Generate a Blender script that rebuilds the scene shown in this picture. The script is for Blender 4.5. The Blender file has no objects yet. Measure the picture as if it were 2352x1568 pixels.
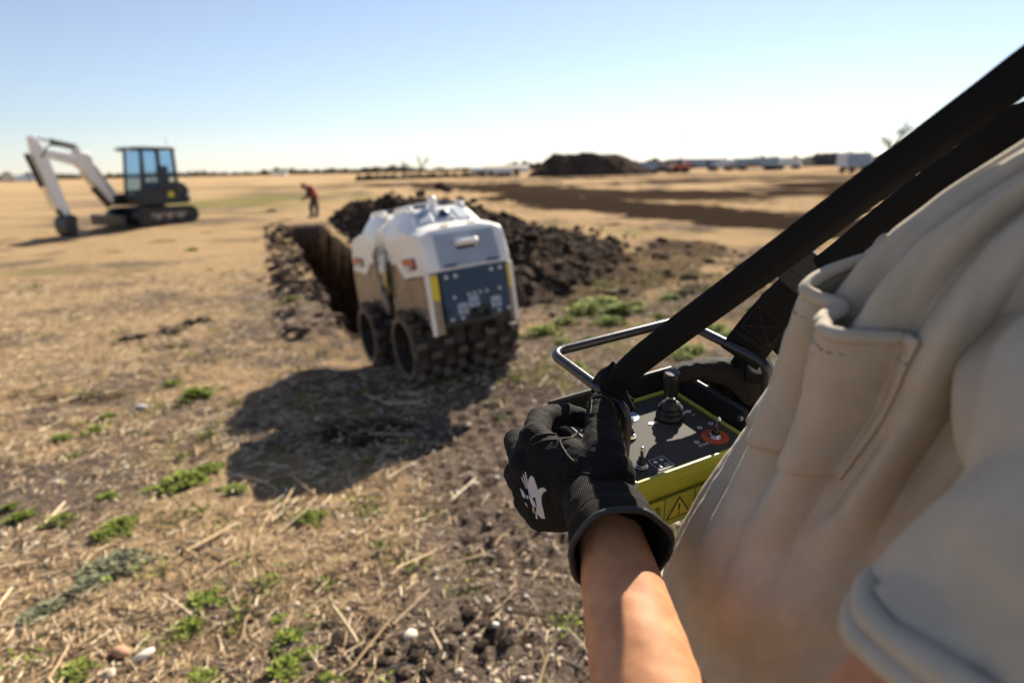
import bpy, bmesh, math, random
import numpy as np
from math import sin, cos, pi, radians, sqrt
from mathutils import Vector, Matrix, Euler
random.seed(7); RNG = np.random.default_rng(11)
SC = bpy.context.scene
COL = SC.collection

# ------------------------------------------------------------------ camera
CAM_Z = 1.55
PITCH, ROLL = radians(14.2), radians(1.25)
F_ = np.array([0, cos(PITCH), -sin(PITCH)])
_u0 = np.cross(np.array([1., 0, 0]), F_)
R_ = cos(ROLL)*np.array([1., 0, 0]) - sin(ROLL)*_u0
U_ = cos(ROLL)*_u0 + sin(ROLL)*np.array([1., 0, 0])
cam = bpy.data.cameras.new('camera'); camo = bpy.data.objects.new('camera', cam); COL.objects.link(camo)
cam.lens = 24; cam.sensor_width = 36; cam.clip_start = .02; cam.clip_end = 9000
camo.matrix_world = Matrix(((R_[0], U_[0], -F_[0], 0), (R_[1], U_[1], -F_[1], 0), (R_[2], U_[2], -F_[2], CAM_Z), (0, 0, 0, 1)))
cam.dof.use_dof = True; cam.dof.focus_distance = .80; cam.dof.aperture_fstop = 3.5; cam.dof.aperture_blades = 0
SC.camera = camo

# ------------------------------------------------------------------ sky and sun
SUN_AZ, SUN_EL = radians(25.5), radians(35.5)          # azimuth measured from +Y towards +X
world = bpy.data.worlds.new('World'); SC.world = world; world.use_nodes = True
wn = world.node_tree.nodes; wn.clear()
sky = wn.new('ShaderNodeTexSky'); sky.sky_type = 'NISHITA'; sky.sun_disc = False
sky.sun_elevation = SUN_EL; sky.sun_rotation = SUN_AZ
sky.altitude = 150; sky.air_density = 1.0; sky.dust_density = .08; sky.ozone_density = 2.6
bg = wn.new('ShaderNodeBackground'); bg.inputs[1].default_value = .050
wo = wn.new('ShaderNodeOutputWorld')
wb = wn.new('ShaderNodeMix'); wb.data_type = 'RGBA'; wb.blend_type = 'MULTIPLY'; wb.inputs[0].default_value = 1; wb.inputs[7].default_value = (.98, .985, 1.06, 1)   # camera white balance set for warm sunlight
hs_ = wn.new('ShaderNodeHueSaturation'); hs_.inputs['Saturation'].default_value = .74; world.node_tree.links.new(sky.outputs[0], hs_.inputs['Color']); world.node_tree.links.new(hs_.outputs[0], wb.inputs[6]); world.node_tree.links.new(wb.outputs[2], bg.inputs[0]); world.node_tree.links.new(bg.outputs[0], wo.inputs[0])
sl = bpy.data.lights.new('sun', 'SUN'); slo = bpy.data.objects.new('sun', sl); COL.objects.link(slo)
sl.energy = 5.0; sl.angle = radians(.53); sl.color = (1, .90, .74)
sd = Vector((sin(SUN_AZ)*cos(SUN_EL), cos(SUN_AZ)*cos(SUN_EL), sin(SUN_EL)))
slo.rotation_euler = sd.to_track_quat('Z', 'Y').to_euler(); slo.location = sd*60
SC.view_settings.view_transform = 'Standard'; SC.view_settings.look = 'None'
SC.view_settings.exposure = 1.25; SC.view_settings.gamma = 1; SC.view_settings.use_curve_mapping = False
SC.cycles.use_denoising = True
try: SC.cycles.denoiser = 'OPENIMAGEDENOISE'
except Exception: pass
SC.cycles.max_bounces = 6; SC.cycles.diffuse_bounces = 3; SC.cycles.glossy_bounces = 3
SC.cycles.caustics_reflective = False; SC.cycles.caustics_refractive = False

def at(x, y, depth):
    """a point at a distance along the view axis (x, y on a 2352 x 1568 picture)"""
    v = np.array([0, 0, CAM_Z]) + depth*(F_ + R_*(x-1176)/1568 + U_*(784-y)/1568)
    return Vector(v)
def on_ground(x, y, z=0):
    d = F_ + R_*(x-1176)/1568 + U_*(784-y)/1568
    return Vector(np.array([0, 0, CAM_Z]) + d*((z-CAM_Z)/d[2]))

# ------------------------------------------------------------------ noise in numpy
def _h(*a):
    h = np.zeros(np.broadcast(*a).shape, np.uint64)
    for i, v in enumerate(a):
        h = (h ^ (v.astype(np.int64).astype(np.uint64)*np.uint64((73856093, 19349663, 83492791, 2654435761)[i]))) * np.uint64(0x9E3779B97F4A7C15)
        h ^= h >> np.uint64(29)
    h = h*np.uint64(0xBF58476D1CE4E5B9); h ^= h >> np.uint64(32)
    return (h & np.uint64(0xFFFFFF)).astype(float)/float(0xFFFFFF)
def vn(*c, seed=0):
    c = [np.asarray(v, float)+seed*17.31 for v in c]
    i = [np.floor(v) for v in c]; f = [v-k for v, k in zip(c, i)]; f = [v*v*(3-2*v) for v in f]
    out = 0
    for b in range(1 << len(c)):
        w = 1; ii = []
        for k in range(len(c)):
            o = (b >> k) & 1; w = w*(f[k] if o else 1-f[k]); ii.append(i[k]+o)
        out = out + w*_h(*ii)
    return out*2-1
def fbm(*c, octv=4, seed=0, gain=.5):
    a, s, t = 1., 0, 0; c = [np.asarray(v, float) for v in c]
    for o in range(octv):
        s = s + a*vn(*c, seed=seed+o*3); t += a; a *= gain; c = [v*2.03 for v in c]
    return s/t
def sstep(a, b, x):
    t = np.clip((x-a)/(b-a), 0, 1); return t*t*(3-2*t)

# ------------------------------------------------------------------ materials
def mat(name, col, rough=.6, metal=0, var=.0, vscale=8, bump=0, bscale=40, col2=None, spec=.5, coat=0, emit=None, detail=4, dist=.01, wave=None, sub=0):
    m = bpy.data.materials.new(name); m.use_nodes = True
    nt = m.node_tree; b = nt.nodes['Principled BSDF']; L = nt.links.new
    b.inputs['Base Color'].default_value = (*col, 1); b.inputs['Roughness'].default_value = rough
    b.inputs['Metallic'].default_value = metal; b.inputs['Specular IOR Level'].default_value = spec
    b.inputs['Coat Weight'].default_value = coat
    if sub:
        b.inputs['Subsurface Weight'].default_value = sub; b.inputs['Subsurface Radius'].default_value = (.012, .005, .003); b.inputs['Subsurface Scale'].default_value = 1
    tc = nt.nodes.new('ShaderNodeTexCoord')
    if var or col2:
        n = nt.nodes.new('ShaderNodeTexNoise'); n.inputs['Scale'].default_value = vscale; n.inputs['Detail'].default_value = detail; n.inputs['Roughness'].default_value = .65
        L(tc.outputs['Object'], n.inputs['Vector'])
        r = nt.nodes.new('ShaderNodeValToRGB'); e = r.color_ramp.elements
        c2 = col2 or tuple(c*(1-var) for c in col)
        e[0].position = .35; e[0].color = (*c2, 1); e[1].position = .65; e[1].color = (*(col if col2 else tuple(min(1, c*(1+var)) for c in col)), 1)
        L(n.outputs['Fac'], r.inputs['Fac']); L(r.outputs['Color'], b.inputs['Base Color'])
        mr = nt.nodes.new('ShaderNodeMapRange'); mr.inputs[3].default_value = max(0, rough-.12); mr.inputs[4].default_value = min(1, rough+.12)
        L(n.outputs['Fac'], mr.inputs[0]); L(mr.outputs[0], b.inputs['Roughness'])
    if bump or wave:
        bn = nt.nodes.new('ShaderNodeBump'); bn.inputs['Strength'].default_value = bump or .5; bn.inputs['Distance'].default_value = dist
        if wave:
            w = nt.nodes.new('ShaderNodeTexWave'); w.inputs['Scale'].default_value = wave[0]; w.inputs['Distortion'].default_value = wave[1]
            w.bands_direction = wave[2]; L(tc.outputs['Object'], w.inputs['Vector']); L(w.outputs['Fac'], bn.inputs['Height'])
        else:
            n2 = nt.nodes.new('ShaderNodeTexNoise'); n2.inputs['Scale'].default_value = bscale; n2.inputs['Detail'].default_value = 3
            L(tc.outputs['Object'], n2.inputs['Vector']); L(n2.outputs['Fac'], bn.inputs['Height'])
        L(bn.outputs['Normal'], b.inputs['Normal'])
    return m

# ------------------------------------------------------------------ mesh building
class MB:
    def __init__(s): s.v = []; s.f = []
    def add(s, vs, fs, M=None):
        o = len(s.v)
        s.v += [tuple(M @ Vector(p)) if M is not None else tuple(p) for p in vs]
        s.f += [tuple(i+o for i in q) for q in fs]; return s
    def box(s, c, d, M=None, taper=1.):
        x, y, z = d[0]/2, d[1]/2, d[2]/2; t = taper
        vs = [(c[0]+a*x*(t if k > 0 else 1), c[1]+b*y*(t if k > 0 else 1), c[2]+k*z) for k in (-1, 1) for a, b in ((-1, -1), (1, -1), (1, 1), (-1, 1))]
        return s.add(vs, [(3, 2, 1, 0), (4, 5, 6, 7), (0, 1, 5, 4), (1, 2, 6, 5), (2, 3, 7, 6), (3, 0, 4, 7)], M)
    def tube(s, pts, r, n=10, M=None, closed=False, caps=True, flat=1., up=None):
        pts = [Vector(p) for p in pts]; m = len(pts)
        rs = r if isinstance(r, (list, tuple)) else [r]*m
        vs = []; prev = None
        for i, p in enumerate(pts):
            if closed: t = pts[(i+1) % m]-pts[i-1]
            else: t = pts[min(i+1, m-1)]-pts[max(i-1, 0)]
            t.normalize()
            a = prev if prev is not None else (Vector(up) if up is not None else (Vector((0, 0, 1)) if abs(t.z) < .9 else Vector((1, 0, 0))))
            b = t.cross(a)
            if b.length < 1e-6: b = t.orthogonal()
            b.normalize(); a = b.cross(t).normalized(); prev = a
            for k in range(n):
                th = 2*pi*k/n; vs.append(p+(b*cos(th)+a*sin(th)*flat)*rs[i])
        fs = []
        for i in range(m if closed else m-1):
            j = (i+1) % m
            for k in range(n): fs.append((i*n+k, i*n+(k+1) % n, j*n+(k+1) % n, j*n+k))
        if caps and not closed: fs += [tuple(range(n-1, -1, -1)), tuple((m-1)*n+k for k in range(n))]
        return s.add(vs, fs, M)
    def cyl(s, p0, p1, r0, r1=None, n=16, M=None): return s.tube([p0, p1], [r0, r0 if r1 is None else r1], n, M)
    def prism(s, poly, d0, d1, axis='x', M=None):
        """polygon extruded along an axis: x -> poly is (y,z); y -> (x,z); z -> (x,y)"""
        def mk(a, b, d): return {'x': (d, a, b), 'y': (a, d, b), 'z': (a, b, d)}[axis]
        n = len(poly); vs = [mk(a, b, d0) for a, b in poly]+[mk(a, b, d1) for a, b in poly]
        return s.add(vs, [tuple(range(n-1, -1, -1)), tuple(range(n, 2*n))]+[(i, (i+1) % n, n+(i+1) % n, n+i) for i in range(n)], M)
    def lathe(s, prof, n=24, M=None):
        """profile of (r, z) about z"""
        m = len(prof); vs = [(r*cos(2*pi*k/n), r*sin(2*pi*k/n), z) for r, z in prof for k in range(n)]
        fs = [(i*n+k, i*n+(k+1) % n, (i+1)*n+(k+1) % n, (i+1)*n+k) for i in range(m-1) for k in range(n)]
        return s.add(vs, fs+[tuple(range(n-1, -1, -1)), tuple((m-1)*n+k for k in range(n))], M)
    def hoop(s, prof, n=24, M=None):
        m = len(prof); vs = [(r*cos(2*pi*k/n), r*sin(2*pi*k/n), z) for r, z in prof for k in range(n)]
        return s.add(vs, [(i*n+k, i*n+(k+1) % n, ((i+1) % m)*n+(k+1) % n, ((i+1) % m)*n+k) for i in range(m) for k in range(n)], M)
    def loft(s, rings, M=None, caps=True):
        n = len(rings[0]); vs = [p for q in rings for p in q]; m = len(rings)
        fs = [(i*n+k, i*n+(k+1) % n, (i+1)*n+(k+1) % n, (i+1)*n+k) for i in range(m-1) for k in range(n)]
        if caps: fs += [tuple(range(n-1, -1, -1)), tuple((m-1)*n+k for k in range(n))]
        return s.add(vs, fs, M)
    def sphere(s, c, r, n=12, m=8, M=None):
        r = r if isinstance(r, (tuple, list)) else (r, r, r); c = Vector(c)
        vs = [c+Vector((0, 0, -r[2]))]
        for i in range(1, m):
            ph = -pi/2+pi*i/m
            for k in range(n): vs.append(c+Vector((r[0]*cos(ph)*cos(2*pi*k/n), r[1]*cos(ph)*sin(2*pi*k/n), r[2]*sin(ph))))
        vs.append(c+Vector((0, 0, r[2]))); e = len(vs)-1
        fs = [(0, 1+(k+1) % n, 1+k) for k in range(n)]
        for i in range(m-2):
            for k in range(n): fs.append((1+i*n+k, 1+i*n+(k+1) % n, 1+(i+1)*n+(k+1) % n, 1+(i+1)*n+k))
        fs += [(1+(m-2)*n+k, 1+(m-2)*n+(k+1) % n, e) for k in range(n)]
        return s.add(vs, fs, M)
    def capsule(s, p0, p1, r0, r1, n=14, flat=None):
        """a tapered limb with rounded ends (union material for remeshing)"""
        p0, p1 = Vector(p0), Vector(p1); d = (p1-p0); L = d.length; t = d/L if L > 1e-6 else Vector((0, 0, 1))
        pts, rs = [], []
        for k in range(5): a = pi/2*(k/4); pts.append(p0-t*r0*cos(a)); rs.append(max(1e-4, r0*sin(a)))
        for k in range(4, -1, -1): a = pi/2*(k/4); pts.append(p1+t*r1*cos(a)); rs.append(max(1e-4, r1*sin(a)))
        m = Matrix.Identity(4)
        b = t.orthogonal().normalized() if flat is None else t.cross(Vector(flat[0])).normalized()
        a = b.cross(t).normalized(); k_ = 1. if flat is None else flat[1]
        vs = [p+(b*cos(2*pi*j/n)+a*sin(2*pi*j/n)*k_)*r for p, r in zip(pts, rs) for j in range(n)]
        M_ = len(pts)
        fs = [(i*n+k, i*n+(k+1) % n, (i+1)*n+(k+1) % n, (i+1)*n+k) for i in range(M_-1) for k in range(n)]
        fs += [tuple(range(n-1, -1, -1)), tuple((M_-1)*n+k for k in range(n))]
        return s.add(vs, fs)
    def chain(s, pts, rs, n=14):
        for i in range(len(pts)-1): s.capsule(pts[i], pts[i+1], rs[i], rs[i+1], n)
        return s
    def data(s, name, mt, smooth=False):
        me = bpy.data.meshes.new(name); me.from_pydata([tuple(v) for v in s.v], [], s.f)
        bm = bmesh.new(); bm.from_mesh(me); bmesh.ops.recalc_face_normals(bm, faces=bm.faces); bm.to_mesh(me); bm.free()
        if mt: me.materials.append(mt)
        if smooth: me.polygons.foreach_set('use_smooth', [True]*len(me.polygons))
        return me
    def build(s, name, mt, parent=None, smooth=False, bevel=0, seg=2, world=False):
        if world and parent is not None:
            l = parent.location; s.v = [(x-l.x, y-l.y, z-l.z) for x, y, z in s.v]
        return link(name, s.data(name, mt, smooth), parent, bevel, seg)
def link(name, me, parent=None, bevel=0, seg=2):
    o = bpy.data.objects.new(name, me); COL.objects.link(o); o.parent = parent
    if bevel:
        b = o.modifiers.new('bevel', 'BEVEL'); b.width = bevel; b.segments = seg; b.limit_method = 'ANGLE'; b.angle_limit = radians(35)
        me.polygons.foreach_set('use_smooth', [True]*len(me.polygons))
        try: me.set_sharp_from_angle(angle=radians(50))
        except Exception: pass
        w = o.modifiers.new('wn', 'WEIGHTED_NORMAL'); w.keep_sharp = True
    return o
def tag(o, label=None, cat=None, group=None, kind=None):
    if label: o['label'] = label
    if cat: o['category'] = cat
    if group: o['group'] = group
    if kind: o['kind'] = kind
    return o
def empty(name, loc=(0, 0, 0), rot=(0, 0, 0), label=None, cat=None, group=None):
    o = bpy.data.objects.new(name, None); COL.objects.link(o); o.location = loc; o.rotation_euler = rot; o.empty_display_size = .1
    return tag(o, label, cat, group)
def copy_tree(o, parent=None):
    c = o.copy(); COL.objects.link(c); c.parent = parent
    for ch in [k for k in o.children]: copy_tree(ch, c)
    return c
def grid_mesh(name, V, nx, ny, mt, smooth=True, attrs=None, holes=None):
    me = bpy.data.meshes.new(name); n = nx*ny
    i, j = np.meshgrid(np.arange(ny-1), np.arange(nx-1), indexing='ij')
    a = (i*nx+j).ravel(); q = np.stack([a, a+1, a+nx+1, a+nx], -1)
    if holes is not None: q = q[~holes[q].all(1)]
    me.vertices.add(n); me.vertices.foreach_set('co', V.astype(np.float32).ravel())
    me.loops.add(q.size); me.loops.foreach_set('vertex_index', q.ravel().astype(np.int32))
    me.polygons.add(len(q)); me.polygons.foreach_set('loop_start', (np.arange(len(q))*4).astype(np.int32))
    me.polygons.foreach_set('use_smooth', np.full(len(q), smooth))
    for k, v in (attrs or {}).items():
        at_ = me.attributes.new(k, 'FLOAT', 'POINT'); at_.data.foreach_set('value', v.astype(np.float32).ravel())
    me.update(); me.validate(); me.materials.append(mt); return me
def raw_mesh(name, V, Q, mt, smooth=False, attr=None):
    """V (n,3), Q (m,k) faces all of one size"""
    me = bpy.data.meshes.new(name); V = np.asarray(V, np.float32); Q = np.asarray(Q, np.int32); k = Q.shape[1]
    me.vertices.add(len(V)); me.vertices.foreach_set('co', V.ravel())
    me.loops.add(Q.size); me.loops.foreach_set('vertex_index', Q.ravel())
    me.polygons.add(len(Q)); me.polygons.foreach_set('loop_start', (np.arange(len(Q))*k).astype(np.int32))
    me.polygons.foreach_set('use_smooth', np.full(len(Q), smooth))
    if attr is not None:
        a = me.attributes.new('shade', 'FLOAT', 'POINT'); a.data.foreach_set('value', np.asarray(attr, np.float32).ravel())
    me.update(); me.validate()
    if mt: me.materials.append(mt)
    return me
def fused(name, mb, mt, voxel, smooth=6, fac=.5, disp=None, parent=None, world=False):
    """one continuous skin grown over the limbs collected in mb, then creased by disp(co, no)"""
    me = mb.data(name+'_src', None); o = bpy.data.objects.new('tmp', me); COL.objects.link(o)
    r = o.modifiers.new('r', 'REMESH'); r.mode = 'VOXEL'; r.voxel_size = voxel
    if smooth:
        k = o.modifiers.new('s', 'SMOOTH'); k.factor = fac; k.iterations = smooth
    dg = bpy.context.evaluated_depsgraph_get(); ev = o.evaluated_get(dg)
    m2 = bpy.data.meshes.new_from_object(ev); bpy.data.objects.remove(o); bpy.data.meshes.remove(me)
    m2.name = name; m2.materials.clear(); m2.materials.append(mt)
    n = len(m2.vertices)
    if disp is not None:
        co = np.zeros(n*3, np.float32); m2.vertices.foreach_get('co', co); co = co.reshape(-1, 3).astype(float)
        no = np.zeros(n*3, np.float32); m2.vertices.foreach_get('normal', no); no = no.reshape(-1, 3).astype(float)
        d = disp(co, no); co = co+(no*d[:, None] if d.ndim == 1 else d)
        m2.vertices.foreach_set('co', co.astype(np.float32).ravel())
    if world and parent is not None:
        co = np.zeros(n*3, np.float32); m2.vertices.foreach_get('co', co); co = co.reshape(-1, 3)-np.array(parent.location, np.float32)
        m2.vertices.foreach_set('co', co.ravel())
    m2.polygons.foreach_set('use_smooth', [True]*len(m2.polygons)); m2.update()
    return link(name, m2, parent)
def smoothpath(pts, n=8, closed=False):
    """Catmull-Rom through the points"""
    P = [Vector(p) for p in pts]; m = len(P); out = []
    for i in range(m if closed else m-1):
        if closed: a, b, c, d = P[i-1], P[i], P[(i+1) % m], P[(i+2) % m]
        else: a, b, c, d = P[max(i-1, 0)], P[i], P[i+1], P[min(i+2, m-1)]
        for k in range(n):
            t = k/n; out.append(.5*((2*b)+(c-a)*t+(2*a-5*b+4*c-d)*t*t+(3*b-a-3*c+d)*t**3))
    if not closed: out.append(P[-1])
    return out
def rounded(pts, r, n=6):
    """polyline with filleted corners"""
    P = [Vector(p) for p in pts]; out = [P[0]]
    for i in range(1, len(P)-1):
        a, b, c = P[i-1], P[i], P[i+1]; d0 = (a-b); d1 = (c-b); q = min(r, d0.length*.45, d1.length*.45)
        s, e = b+d0.normalized()*q, b+d1.normalized()*q
        for k in range(n+1):
            t = k/n; out.append(s*(1-t)**2+b*2*t*(1-t)+e*t*t)
    out.append(P[-1]); return out

# ================================================================== THE SETTING
RO = np.array([-.17, 4.507, .113]); RROT = (-.095, -.073, .494)          # trench roller: place and tilt
RM = np.array(Euler(RROT, 'XYZ').to_matrix())
T0 = np.array([-.9, 5.87]); TD = np.array([-.335, .942]); TN = np.array([.942, .335])
def trench_sn(x, y): return (x-T0[0])*TD[0]+(y-T0[1])*TD[1], (x-T0[0])*TN[0]+(y-T0[1])*TN[1]
def ground_h(x, y, fine=True):
    x = np.asarray(x, float); y = np.asarray(y, float)
    near = sstep(60, 15, np.hypot(x, y))
    h = .035*fbm(x*.7, y*.7, octv=3, seed=1)*near
    h = h+.5*fbm(x*.02, y*.02, octv=2, seed=2)*sstep(30, 90, np.hypot(x, y))-.28*sstep(-8, -13, x)*sstep(26, 19, y)*sstep(6, 14, y)
    if fine:
        h = h+near*(.022*fbm(x*5, y*5, octv=3, seed=4)+.010*np.abs(fbm(x*19, y*19, octv=2, seed=5)))
    # rolled strip behind the machine: rows of foot prints
    a, b = np.array([-.28, 4.6]), np.array([.62, .6]); d = (b-a)/np.linalg.norm(b-a)
    s = (x-a[0])*d[0]+(y-a[1])*d[1]; n = (x-a[0])*-d[1]+(y-a[1])*d[0]
    m = sstep(.52, .40, np.abs(n))*sstep(-.2, .2, s)*sstep(5, 4, s)
    row = np.floor(n/.105); ph = (s/.13+.5*(row % 2)+.25*vn(n*3, s*3, seed=8)) % 1-.5; pn = (n/.105) % 1-.5
    dim = sstep(.36, .2, np.abs(ph))*sstep(.42, .26, np.abs(pn))
    h = h*(1-.5*m)-m*(.012+.046*dim*(.6+.5*vn(x*4, y*4, seed=9)))
    # ramp that carries the machine
    q = np.stack([x-RO[0], y-RO[1]], -1)
    c, s_ = cos(RROT[2]), sin(RROT[2]); lx = q[..., 0]*c+q[..., 1]*s_; ly = -q[..., 0]*s_+q[..., 1]*c
    plane = RO[2]+RM[2, 0]*lx+RM[2, 1]*ly
    mk = sstep(.95, .5, np.abs(lx))*sstep(-.35, .15, ly)*sstep(2.2, 1.75, ly)
    h = h*(1-mk)+(plane-.004+.012*vn(x*9, y*9, seed=12))*mk
    # trench
    s, n = trench_sn(x, y)
    dep = np.interp(s, [-1.3, .4, 1.0, 1.5, 2.4, 3.6, 16, 16.5], [0, 0, .05, .35, .9, 1.2, 1.25, 0])
    hw = .48+.15*fbm(s*1.7, np.sign(n)*3, octv=4, seed=14, gain=.65)+.03*vn(s*9, n*4, seed=15)
    wall = sstep(hw+.07, hw-.10, np.abs(n))
    h = h-dep*wall*(1+.08*fbm(s*2, n*4, octv=2, seed=16))
    # crumbled lip left of the trench
    lip = sstep(.42, .1, np.abs(n+.70))*sstep(.2, 1.2, s)*sstep(17, 15, s)
    h = h+lip*(.05+.17*np.maximum(0, fbm(x*2.6, y*2.6, octv=3, seed=18)))
    return h

def axis(segs):
    out = []
    for a, b, d in segs: out += list(np.arange(a, b, d))
    return np.array(out+[segs[-1][1]])
def geo(a, b, n): return list(np.geomspace(a, b, n))
gx = np.array([-v for v in geo(15, 4000, 46)[::-1]][:-1]+list(axis([(-15, -5, .14), (-5, 4.2, .026), (4.2, 15, .13)]))+geo(15.2, 4000, 46)[1:])
gy = np.array([-v for v in geo(3, 600, 16)[::-1]]+list(axis([(-2.8, 1.2, .2), (1.2, 9, .026), (9, 17, .055), (17, 34, .14)]))+geo(34.3, 6000, 80))
X, Y = np.meshgrid(gx, gy); Z = ground_h(X, Y)
s_, n_ = trench_sn(X, Y)
rad = np.hypot(X, Y)
def seg_dist(pts):
    d = np.full(X.shape, 1e9)
    for (ax, ay), (bx, by) in zip(pts[:-1], pts[1:]):
        t = np.clip(((X-ax)*(bx-ax)+(Y-ay)*(by-ay))/((bx-ax)**2+(by-ay)**2), 0, 1); d = np.minimum(d, np.hypot(X-ax-t*(bx-ax), Y-ay-t*(by-ay)))
    return d
patch = fbm(X*.55, Y*.85, octv=5, seed=21, gain=.6); broad = fbm(X*.10+5, Y*.22, octv=4, seed=24)
straw = .70+1.15*patch+.95*broad*sstep(4, 12, rad)+.18*sstep(-1, -5, X)*sstep(5, 9, Y)
wear = sstep(.8, .3, np.abs((X+.28)*.975+(Y-4.6)*.22))*sstep(5.2, 4.2, Y)          # rolled strip
straw = straw-.55*wear-.45*sstep(1.9, .7, np.abs(n_))*sstep(-.5, 1, s_)*sstep(19, 16, s_)-.18*sstep(-1.2, .8, X)*sstep(7, 3, Y)
rough_edge = fbm(X*.35, Y*.35, octv=4, seed=27)
dark = .72*sstep(.60, .44, np.abs(n_))*sstep(.1, .9, s_)*sstep(17, 16, s_)
dark = np.maximum(dark, .62*sstep(.22, .55, fbm(X*.9, Y*1.3, octv=4, seed=25))*sstep(1.5, 3, rad))
for pts_, w_, k_ in (([(1.4, 40), (3.5, 29), (7.5, 18), (12, 8)], 2.6, .95), ([(-42, 122), (-14, 78), (3, 46), (9, 34)], 5, .75), ([(-6, 92), (20, 84), (60, 80)], 9, .7), ([(9, 40), (30, 34), (60, 30)], 3.4, .85), ([(-38, 62), (-20, 66), (-4, 60)], 1.8, .7), ([(.8, 8.4), (2.2, 10.5), (3.6, 14)], .9, .6)):
    dark = np.maximum(dark, k_*sstep(w_*1.3, w_*.6, seg_dist(pts_)+w_*.55*rough_edge+w_*.4*fbm(X*1.7, Y*1.7, octv=2, seed=28)))
streak = fbm(X*.06+Y*.03, Y*.26-X*.05, octv=5, seed=30, gain=.65)
dark = np.maximum(dark, .95*sstep(-.02, .16, streak)*sstep(13, 22, rad)*sstep(-12, 0, X-.05*Y)*sstep(170, 120, rad))
green = .62*sstep(1.35, .35, np.hypot((X+15)/7, (Y-41)/15)+.9*fbm(X*.3, Y*.3, octv=4, seed=40))
green = np.maximum(green, .55*sstep(.28, .55, fbm(X*.7, Y*.9, octv=4, seed=41))*sstep(2, 5, rad)*sstep(60, 30, rad))

def ground_material():
    m = bpy.data.materials.new('field_soil'); m.use_nodes = True; nt = m.node_tree; L = nt.links.new; b = nt.nodes['Principled BSDF']
    N = nt.nodes.new; tc = N('ShaderNodeTexCoord')
    def noise(scale, det=5, rough=.6, vec=None, stretch=None):
        n = N('ShaderNodeTexNoise'); n.inputs['Scale'].default_value = scale; n.inputs['Detail'].default_value = det; n.inputs['Roughness'].default_value = rough
        if stretch:
            mp = N('ShaderNodeMapping'); mp.inputs['Scale'].default_value = stretch; mp.inputs['Rotation'].default_value = (0, 0, .5); L(tc.outputs['Object'], mp.inputs[0]); L(mp.outputs[0], n.inputs['Vector'])
        else: L(tc.outputs['Object'], n.inputs['Vector'])
        return n.outputs['Fac']
    def attr(k): a = N('ShaderNodeAttribute'); a.attribute_name = k; return a.outputs['Fac']
    def math_(op, a, c):
        n = N('ShaderNodeMath'); n.operation = op; n.use_clamp = False
        for i, v in enumerate((a, c)):
            if isinstance(v, (int, float)): n.inputs[i].default_value = v
            else: L(v, n.inputs[i])
        return n.outputs[0]
    def ramp(fac, stops):
        r = N('ShaderNodeValToRGB'); e = r.color_ramp.elements
        while len(e) < len(stops): e.new(.5)
        for k, (p, c) in zip(e, stops): k.position = p; k.color = (*c, 1)
        L(fac, r.inputs[0]); return r.outputs[0]
    def mix(f, a, c):
        n = N('ShaderNodeMix'); n.data_type = 'RGBA'; L(f, n.inputs[0]); L(a, n.inputs[6]); L(c, n.inputs[7]); return n.outputs[2]
    def sharp(a, lo, hi):
        n = N('ShaderNodeMapRange'); n.inputs[1].default_value = lo; n.inputs[2].default_value = hi; L(a, n.inputs[0]); return n.outputs[0]
    fine = noise(38, 6, .7); mid = noise(7, 5, .65); fib = noise(30, 4, .7, stretch=(1, 5, 1)); big = noise(.9, 4, .6)
    soil = ramp(fine, [(.32, (.07, .052, .041)), (.5, (.17, .129, .10)), (.68, (.31, .243, .19))])
    strw = ramp(fib, [(.30, (.13, .085, .05)), (.48, (.40, .275, .155)), (.68, (.64, .48, .29))])
    strw2 = ramp(big, [(.3, (.27, .185, .11)), (.7, (.50, .355, .205))])
    strw = mix(math_('MULTIPLY', mid, .6), strw, strw2)
    f = sharp(math_('ADD', attr('straw'), math_('ADD', math_('MULTIPLY', math_('SUBTRACT', mid, .5), 1.6), math_('MULTIPLY', math_('SUBTRACT', fine, .5), 1.1))), .35, .75)
    c = mix(f, soil, strw)
    grn = ramp(fine, [(.3, (.10, .10, .035)), (.7, (.25, .23, .09))])
    c = mix(sharp(math_('ADD', attr('green'), math_('MULTIPLY', math_('SUBTRACT', mid, .5), 1.2)), .3, .75), c, grn)
    drk = ramp(fine, [(.3, (.013, .009, .007)), (.55, (.042, .029, .021)), (.75, (.11, .078, .056))])
    c = mix(sharp(math_('ADD', attr('dark'), math_('MULTIPLY', math_('SUBTRACT', mid, .5), .9)), .35, .7), c, drk)
    L(c, b.inputs['Base Color']); b.inputs['Roughness'].default_value = 1; b.inputs['Specular IOR Level'].default_value = 0
    bp = N('ShaderNodeBump'); bp.inputs['Strength'].default_value = 1; bp.inputs['Distance'].default_value = .05
    L(math_('ADD', fine, math_('MULTIPLY', mid, 1.5)), bp.inputs['Height']); L(bp.outputs[0], b.inputs['Normal'])
    return m
GM = ground_material()
g = link('ground', grid_mesh('ground', np.stack([X, Y, Z], -1).reshape(-1, 3), len(gx), len(gy), GM, attrs={'straw': straw, 'dark': dark, 'green': green}))
tag(g, kind='structure')

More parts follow.
